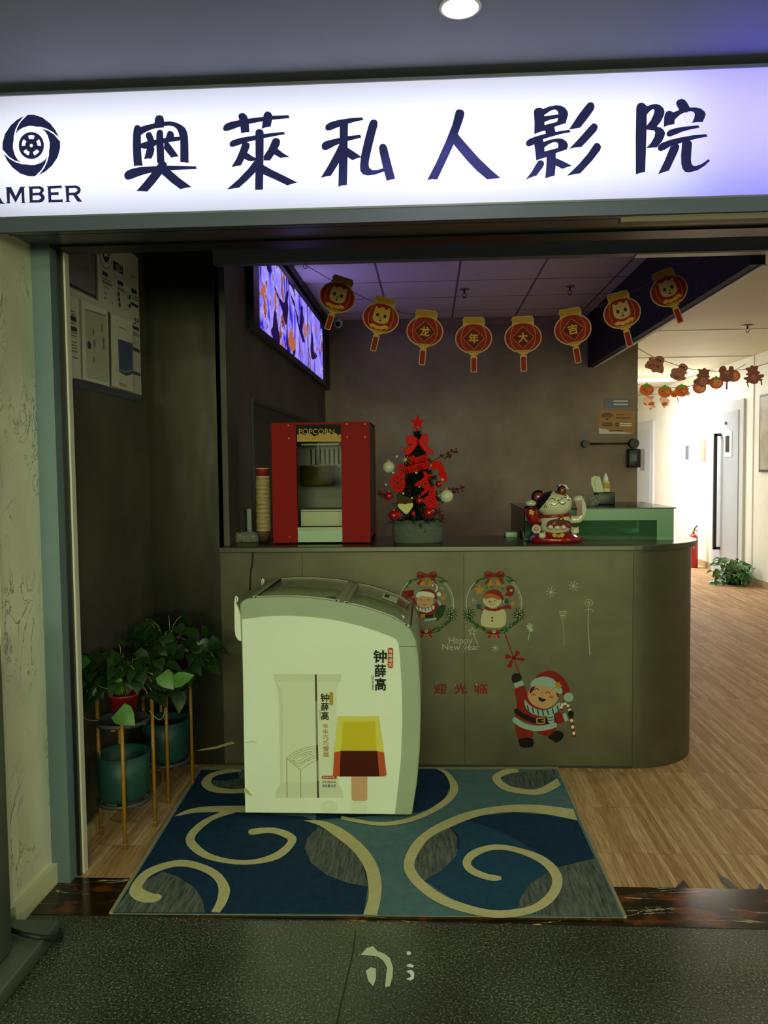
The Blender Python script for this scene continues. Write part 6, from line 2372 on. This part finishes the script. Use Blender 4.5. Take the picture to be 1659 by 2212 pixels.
card(AP, 'figure_cutout', 'dark paper animal figure with round body, second on the front garland', [('card_brown', Z3([(800, 515), (830, 460), (830, 410), (870, 370), (990, 362), (1000, 310), (1040, 265), (1090, 255), (1150, 280), (1190, 320), (1210, 360), (1180, 420), (1160, 450), (1222, 480), (1140, 500), (1130, 550), (1165, 580), (1150, 620), (1080, 640), (1000, 650), (920, 635), (860, 600), (815, 570)])), ('card_face', Z3(ell(1050, 335, 20, 18, 10))), ('card_face', Z3(ell(1110, 350, 20, 18, 10))), ('card_face', Z3(ell(1075, 378, 14, 10, 8))), ('card_dark', Z3(ell(950, 560, 60, 40, 12)))], G)
tower = [(85, 385), (110, 378), (130, 395), (190, 390), (200, 365), (235, 360), (262, 380), (265, 395), (330, 400), (355, 400), (350, 435), (325, 450), (335, 490), (325, 530), (355, 560), (345, 585), (310, 590), (330, 610), (400, 640), (390, 670), (340, 690), (330, 740), (325, 850), (312, 850), (318, 750), (285, 735), (240, 775), (160, 790), (90, 760), (20, 740), (-30, 690), (-10, 640), (80, 580), (45, 540), (55, 510), (100, 490), (95, 460), (110, 440), (85, 420)]
card(AP, 'figure_cutout', 'dark pagoda shaped paper figure overlapping the tomato faces', [('card_dark', Z4(tower)), ('card_brown', Z4(ell(200, 660, 90, 90, 16))), ('card_dark', Z4(stroke2([(110, 445), (330, 452)], 9))), ('card_brown', Z4(stroke2([(110, 520), (320, 525)], 9)))], G)
card(AP, 'figure_cutout', 'dark paper figure with two round ears on a stick', [('card_dark', Z4([(548, 410), (560, 380), (590, 340), (640, 312), (690, 325), (722, 370), (720, 410), (750, 420), (775, 400), (775, 360), (800, 325), (830, 315), (870, 335), (890, 380), (885, 430), (865, 460), (890, 540), (880, 600), (840, 650), (750, 685), (748, 850), (705, 850), (715, 685), (640, 665), (580, 610), (565, 550), (580, 490), (560, 460)])), ('card_brown', Z4(ell(735, 470, 60, 30, 12)))], G)
card(AP, 'figure_cutout', 'dark pagoda shaped paper figure nearest the right corridor wall', [('card_dark', Z4([(1145, 385), (1180, 355), (1250, 350), (1270, 310), (1310, 300), (1340, 330), (1400, 310), (1440, 320), (1440, 360), (1420, 400), (1430, 430), (1480, 450), (1470, 490), (1440, 510), (1540, 505), (1578, 520), (1560, 570), (1490, 600), (1540, 615), (1535, 640), (1520, 650), (1532, 745), (1505, 755), (1490, 655), (1450, 650), (1420, 710), (1340, 730), (1270, 710), (1240, 690), (1205, 700), (1230, 795), (1208, 805), (1180, 700), (1160, 690), (1190, 650), (1110, 610), (1115, 580), (1200, 560), (1215, 530), (1165, 520), (1170, 490), (1210, 470), (1190, 420), (1160, 410)])), ('card_brown', Z4(ell(1335, 570, 60, 55, 14)))], G)
mb = MB().use('garland_string')
mb.tube([AP(x, y) + Vector((0, .006, 0)) for x, y in ((1378, 752), (1415, 773), (1437, 780), (1480, 795), (1515, 800), (1550, 802), (1580, 801), (1612, 797), (1640, 790), (1680, 778))], .003, 5)
tag(mb.build('garland_string'), 'dark string with the dark figures crossing the corridor', 'garland')
BPn = lambda x, y: at(x, y, Y=9.6)
G = 'tomato garland in the corridor'


def tomato(cx, cy, rx, ry, green, label, face=0):
    L_ = [('card_orange', smooth2(ell(cx, cy, rx, ry, 14), 2, True)), ('card_peach', ell(cx + rx * .15, cy + ry * .05, rx * .62, ry * .62, 14))]
    if not face:
        L_ = L_[:1] + [('card_peach', ell(cx + rx * .35, cy, rx * .25, ry * .2, 8))]
    for s in (-1, 1):
        L_.append(('card_face', ell(cx + s * rx * .35, cy - ry * .05, 1.3, 1.3, 8)))
    L_.append(('card_face', stroke2([(cx - 3, cy + ry * .3), (cx, cy + ry * .42), (cx + 3, cy + ry * .3)], .9)))
    if green:
        L_.append(('card_green', [(cx - 9, cy - ry * .75), (cx - 4, cy - ry * .95), (cx, cy - ry * 1.2), (cx + 3, cy - ry * .98), (cx + 9, cy - ry * .72), (cx + 3, cy - ry * .62), (cx, cy - ry * .4), (cx - 3, cy - ry * .62)]))
    return card(BPn, 'tomato_cutout', label, L_, G)


tomato(1397, 842, 15.5, 13, 1, 'leftmost orange tomato paper figure, above the girl figure')
tomato(1436.5, 846, 15, 13, 1, 'second orange tomato paper figure from the back wall')
tomato(1472.5, 844, 15, 13, 1, 'third orange tomato paper figure from the back wall')
tomato(1511, 837, 15, 13.5, 0, 'orange tomato face below the first dark pagoda figure', 1)
tomato(1547, 827, 15.5, 13, 1, 'orange tomato figure between the pagoda and the round eared figure', 1)
tomato(1585, 812, 14.5, 13, 0, 'orange tomato face behind the round eared dark figure', 1)
mb = MB().use('garland_string')
mb.tube([BPn(x, y) + Vector((0, .006, 0)) for x, y in ((1376, 830), (1410, 836), (1440, 838), (1475, 837), (1511, 830), (1547, 818), (1585, 801), (1612, 786))], .003, 5)
tag(mb.build('garland_string'), 'string with the orange tomato figures in the corridor', 'garland')
CPn = lambda x, y: at(x, y, Y=11.4)
G = 'little figures on the far garland'
card(CPn, 'child_cutout', 'small paper girl figure in orange dress on the far garland', [('card_skin', Z3([(195, 1050), (230, 1030), (260, 1010), (290, 985), (380, 1000), (440, 985), (440, 1020), (420, 1060), (430, 1110), (475, 1140), (440, 1190), (475, 1225), (440, 1250), (400, 1255), (395, 1290), (350, 1310), (335, 1280), (345, 1240), (320, 1220), (290, 1200), (230, 1200), (205, 1130)])), ('card_brown', Z3([(262, 1030), (280, 985), (440, 985), (425, 1040), (390, 1060), (300, 1045)])), ('card_orange', Z3([(310, 1150), (420, 1110), (455, 1190), (330, 1200)])), ('card_brown', Z3([(330, 1270), (395, 1255), (395, 1290), (345, 1300)])), ('card_brown', Z3([(420, 1230), (470, 1215), (465, 1245), (430, 1255)])), ('card_gold', Z3(ell(215, 1060, 20, 26, 10))), ('card_orange', Z3([(205, 1120), (260, 1160), (290, 1190), (230, 1190)])), ('card_face', Z3(ell(372, 1070, 8, 8, 8)))], G)
card(CPn, 'child_cutout', 'small paper child figure in orange coat under the second tomato', [('card_skin', Z3([(560, 1030), (620, 1010), (700, 1020), (770, 1060), (795, 1120), (770, 1150), (765, 1210), (700, 1215), (690, 1255), (655, 1255), (630, 1200), (600, 1150), (570, 1090)])), ('card_orange', Z3([(610, 1150), (720, 1120), (740, 1180), (690, 1215), (630, 1205)])), ('card_brown', Z3([(575, 1050), (610, 1040), (610, 1075), (580, 1080)])), ('card_brown', Z3([(740, 1070), (780, 1090), (760, 1110)])), ('card_brown', Z3([(655, 1240), (690, 1235), (690, 1258), (660, 1258)]))], G)
card(CPn, 'child_cutout', 'small yellow and orange paper lantern between two tomato figures', [('card_orange', Z3([(845, 870), (905, 860), (950, 900), (970, 980), (940, 1015), (870, 1015), (825, 985)])), ('card_gold', Z3([(845, 870), (905, 860), (905, 910), (860, 920)])), ('card_brown', Z3([(955, 1020), (975, 1015), (1003, 1125), (985, 1130)]))], G)
card(CPn, 'child_cutout', 'ray edged yellow paper figure behind the third tomato', [('card_peach', Z3([(1140, 740), (1210, 770), (1190, 800), (1240, 830), (1210, 860), (1235, 900), (1265, 950), (1210, 960), (1240, 990), (1190, 990), (1150, 880)]))], G)
for y, lb in ((864, 'upper red paper figure cut by the back wall edge on the far garland'), (886, 'lower red paper figure cut by the back wall edge on the far garland')):
    card(CPn, 'child_cutout', lb, [('card_orange', smooth2(ell(1374, y, 4.2, 6, 10), 2, True)), ('card_gold', ell(1374, y - 1, 1.6, 2, 8))], G)
mb = MB().use('garland_string')
mb.tube([CPn(x, y) + Vector((0, .006, 0)) for x, y in ((1360, 856), (1400, 852), (1440, 851), (1475, 842), (1500, 830))], .003, 5)
tag(mb.build('garland_string'), 'string with the little bright figures far down the corridor', 'garland')

# ------------------------------------------------------------------ corridor lamp, plaques, extinguisher, plant, picture
lt = thing('tube_light', 'long glowing white tube light on the far corridor ceiling', 'ceiling light', (2.9, 12.4, 2.79))
MB().use('white_paint').box((2.05, 12.37, 2.79), (3.75, 12.45, 2.84)).build('housing', None, lt, world=True)
mat('tube_glow', 'fffaf0', emit=6)
MB().use('tube_glow').cyl((2.08, 12.41, 2.772), (3.72, 12.41, 2.772), .02, n=14).build('tube', None, lt, world=True)
WR = lambda x, y: at(x, y, X=XR)
for x0, x1, y0, y1, m_, lb in ((1482, 1488, 963, 992, 'plate_grey', 'narrow grey plaque on the white corridor wall'), (1516, 1524, 949, 995, 'card_brown', 'narrow brown plaque beside the white corridor door')):
    a, c = WR(x0, y0), WR(x1, y1)
    mb = MB().use(m_).box((XR - .012, a.y, min(a.z, c.z)), (XR, c.y, max(a.z, c.z)))
    tag(mb.build('wall_plaque'), lb, 'plaque', 'corridor plaques')
p = at(1498, 1226, Z=0)
fe = thing('fire_extinguisher', 'red fire extinguisher standing on the corridor floor by the wall', 'fire extinguisher', (p.x - .005, p.y, 0))
h = at(1498, 1153, Y=p.y).z
mat('ext_red', 'a8121c', 0.25, coat=.4)
MB().use('ext_red').lathe([(0, 0), (.06, 0), (.066, .02), (.066, h - .06), (.05, h - .02), (.022, h), (0, h)], n=28, cap=False).build('cylinder', None, fe)
mb = MB().use('kettle_brass').cyl((0, 0, h), (0, 0, h + .05), .018)
mb.build('valve', None, fe)
mb = MB().use('black_trim').tube([(0, 0, h + .03), (.02, 0, h + .08), (.055, 0, h + .12)], .01, 8)
mb.tube([(0, 0, h + .04), (.05, 0, h + .05), (.06, 0, h + .02)], .006, 8)
mb.build('handle', None, fe)
p = at(1588, 1262, Z=0)
cp = thing('corridor_plant', 'bushy green potted plant on the floor at the right corridor wall', 'potted plant', (p.x - .02, p.y, 0))
MB().use('black_trim').lathe([(0, 0), (.085, 0), (.105, .16), (.11, .17), (.1, .17), (.095, .15), (0, .15)], n=28, cap=False).build('pot', None, cp)
st, lf = MB().use('pothos_stem'), MB().use(mat('corridor_leaf', '24501a', 0.4, col2='3a6e26', scale=10))
rnd = random.Random(21)
for i in range(150):
    a = rnd.uniform(0, 2 * PI)
    r = .28 * rnd.uniform(.2, 1)
    e = Vector((r * math.cos(a), r * math.sin(a) * .8, .16 + rnd.uniform(-.12, .18) * (1 - .2 * r)))
    if r > .2:
        e.z -= .06
    if p.x - .02 + e.x > XR - .05:
        e.x = XR - .06 - p.x + .02
    e.z = max(e.z, .03)
    if i % 3 == 0:
        st.tube([(0, 0, .15), e * .5 + Vector((0, 0, .12)), e], .003, 5)
    leaf(lf, e, (math.cos(a) + rnd.uniform(-.4, .4) if e.x < .1 else -.3, math.sin(a) - .4, rnd.uniform(-.7, .3)), (0, -.5, 1), rnd.uniform(.07, .11), rnd.uniform(.05, .07), .2, .4)
for v in lf.bm.verts:
    v.co.z = max(v.co.z, .004)
    v.co.x = min(v.co.x, XR - p.x + .01)
st.build('stem', None, cp)
lf.build('foliage', None, cp)
a, c = WR(1650, 850), WR(1661, 1022)
pf = thing('framed_picture', 'framed pale picture on the right corridor wall, cut by the photo edge', 'picture', (XR, 9.75, 1.4))
MB().use(mat('picture_frame', '2a221c', 0.5)).box((XR - .02, 9.35, 1.40), (XR, 10.07, 2.33)).build('frame', None, pf, world=True)
mb = MB().use(mat('picture_art', 'b9ae96', 0.5, col2='8d8a82', scale=5)).box((XR - .022, 9.38, 1.43), (XR - .02, 10.04, 2.30))
mb.build('picture', None, pf, world=True)

# ------------------------------------------------------------------ grey stand and cable at the left edge
sd = thing('display_stand', 'grey metal display stand with a flat base at the left edge of the mall floor', 'stand', (-1.45, 2.2, 0))
mat('stand_grey', '5f6660', 0.4, metal=.4)
mb = MB().use('stand_grey').rbox((-1.72, 1.75, 0), (-1.205, 2.47, .055), .008)
mb.build('base', None, sd, world=True)
mb = MB().use('stand_grey').rbox((-1.62, 2.10, .055), (-1.268, 2.30, 1.0), .012)
mb.build('upright_panel', None, sd, world=True)
mb = MB().use('black_rubber')
mb.tube([at(x, y, Z=.066) if x < 100 else at(x, y, Z=.012) for x, y in ((22, 2008), (50, 2018), (80, 2024))] + [at(*q, Z=z) for q, z in (((115, 2027), .04), ((133, 2022), .008), ((128, 2009), .008), ((105, 2006), .008), ((60, 2003), .008), ((25, 2004), .008))], .0075, 10)
tag(mb.build('power_cable'), 'thick black cable looped over the back of the grey stand base', 'cable')

# ------------------------------------------------------------------ mall floor reflections painted as pale patches, torn floor edge
mat('worn_mark', 'c9ccb0', 0.25)  # pale colour of the painted floor reflection, not wear
FL = lambda x, y: at(x, y, Z=0.0004)
for nm, lb, shp in (('floor_glint', 'pale curved hook shaped reflection painted on the grey mall floor below the rug', [[(780, 2062), (792, 2048), (806, 2044), (815, 2055), (830, 2060), (842, 2070), (849, 2090), (848, 2110), (842, 2130), (832, 2132), (834, 2110), (836, 2090), (828, 2075), (815, 2066), (800, 2064)], [(790, 2098), (800, 2090), (812, 2092), (812, 2115), (806, 2130), (796, 2120)]]),
                    ('floor_glint', 'small bright white reflections painted in a row on the grey mall floor', [ell(883, 2059, 5, 4, 10), [(878, 2085), (886, 2082), (894, 2086), (892, 2090), (880, 2088)], [(878, 2098), (888, 2095), (895, 2102), (894, 2114), (886, 2118), (878, 2115), (888, 2110), (886, 2104)]])):
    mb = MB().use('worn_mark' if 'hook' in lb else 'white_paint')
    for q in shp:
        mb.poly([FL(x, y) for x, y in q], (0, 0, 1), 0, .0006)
    tag(mb.build(nm, fix=False), lb, 'floor mark', 'painted reflections on the mall floor')
mb = MB().use('black_trim')
FW = lambda x, y: at(x, y, Z=0.0008)
for q in ([(1455, 1922), (1476, 1901), (1495, 1922)], [(1548, 1880), (1556, 1891), (1575, 1900), (1595, 1920), (1572, 1918), (1558, 1905)], [(1636, 1921), (1642, 1908), (1652, 1920)]):
    mb.poly([FW(x, y) for x, y in q], (0, 0, 1), 0, .0004)
struct('trim_11', mb)

mb = MB().use('black_rubber')
mb.tube([at(x, y, Y=CY - .006) for x, y in smooth2([(546, 1192), (545, 1215), (541, 1240), (540, 1275)], 4)], .004, 8)
tag(mb.build('extension_cable'), 'dark cord running down the counter front behind the freezer', 'cable')
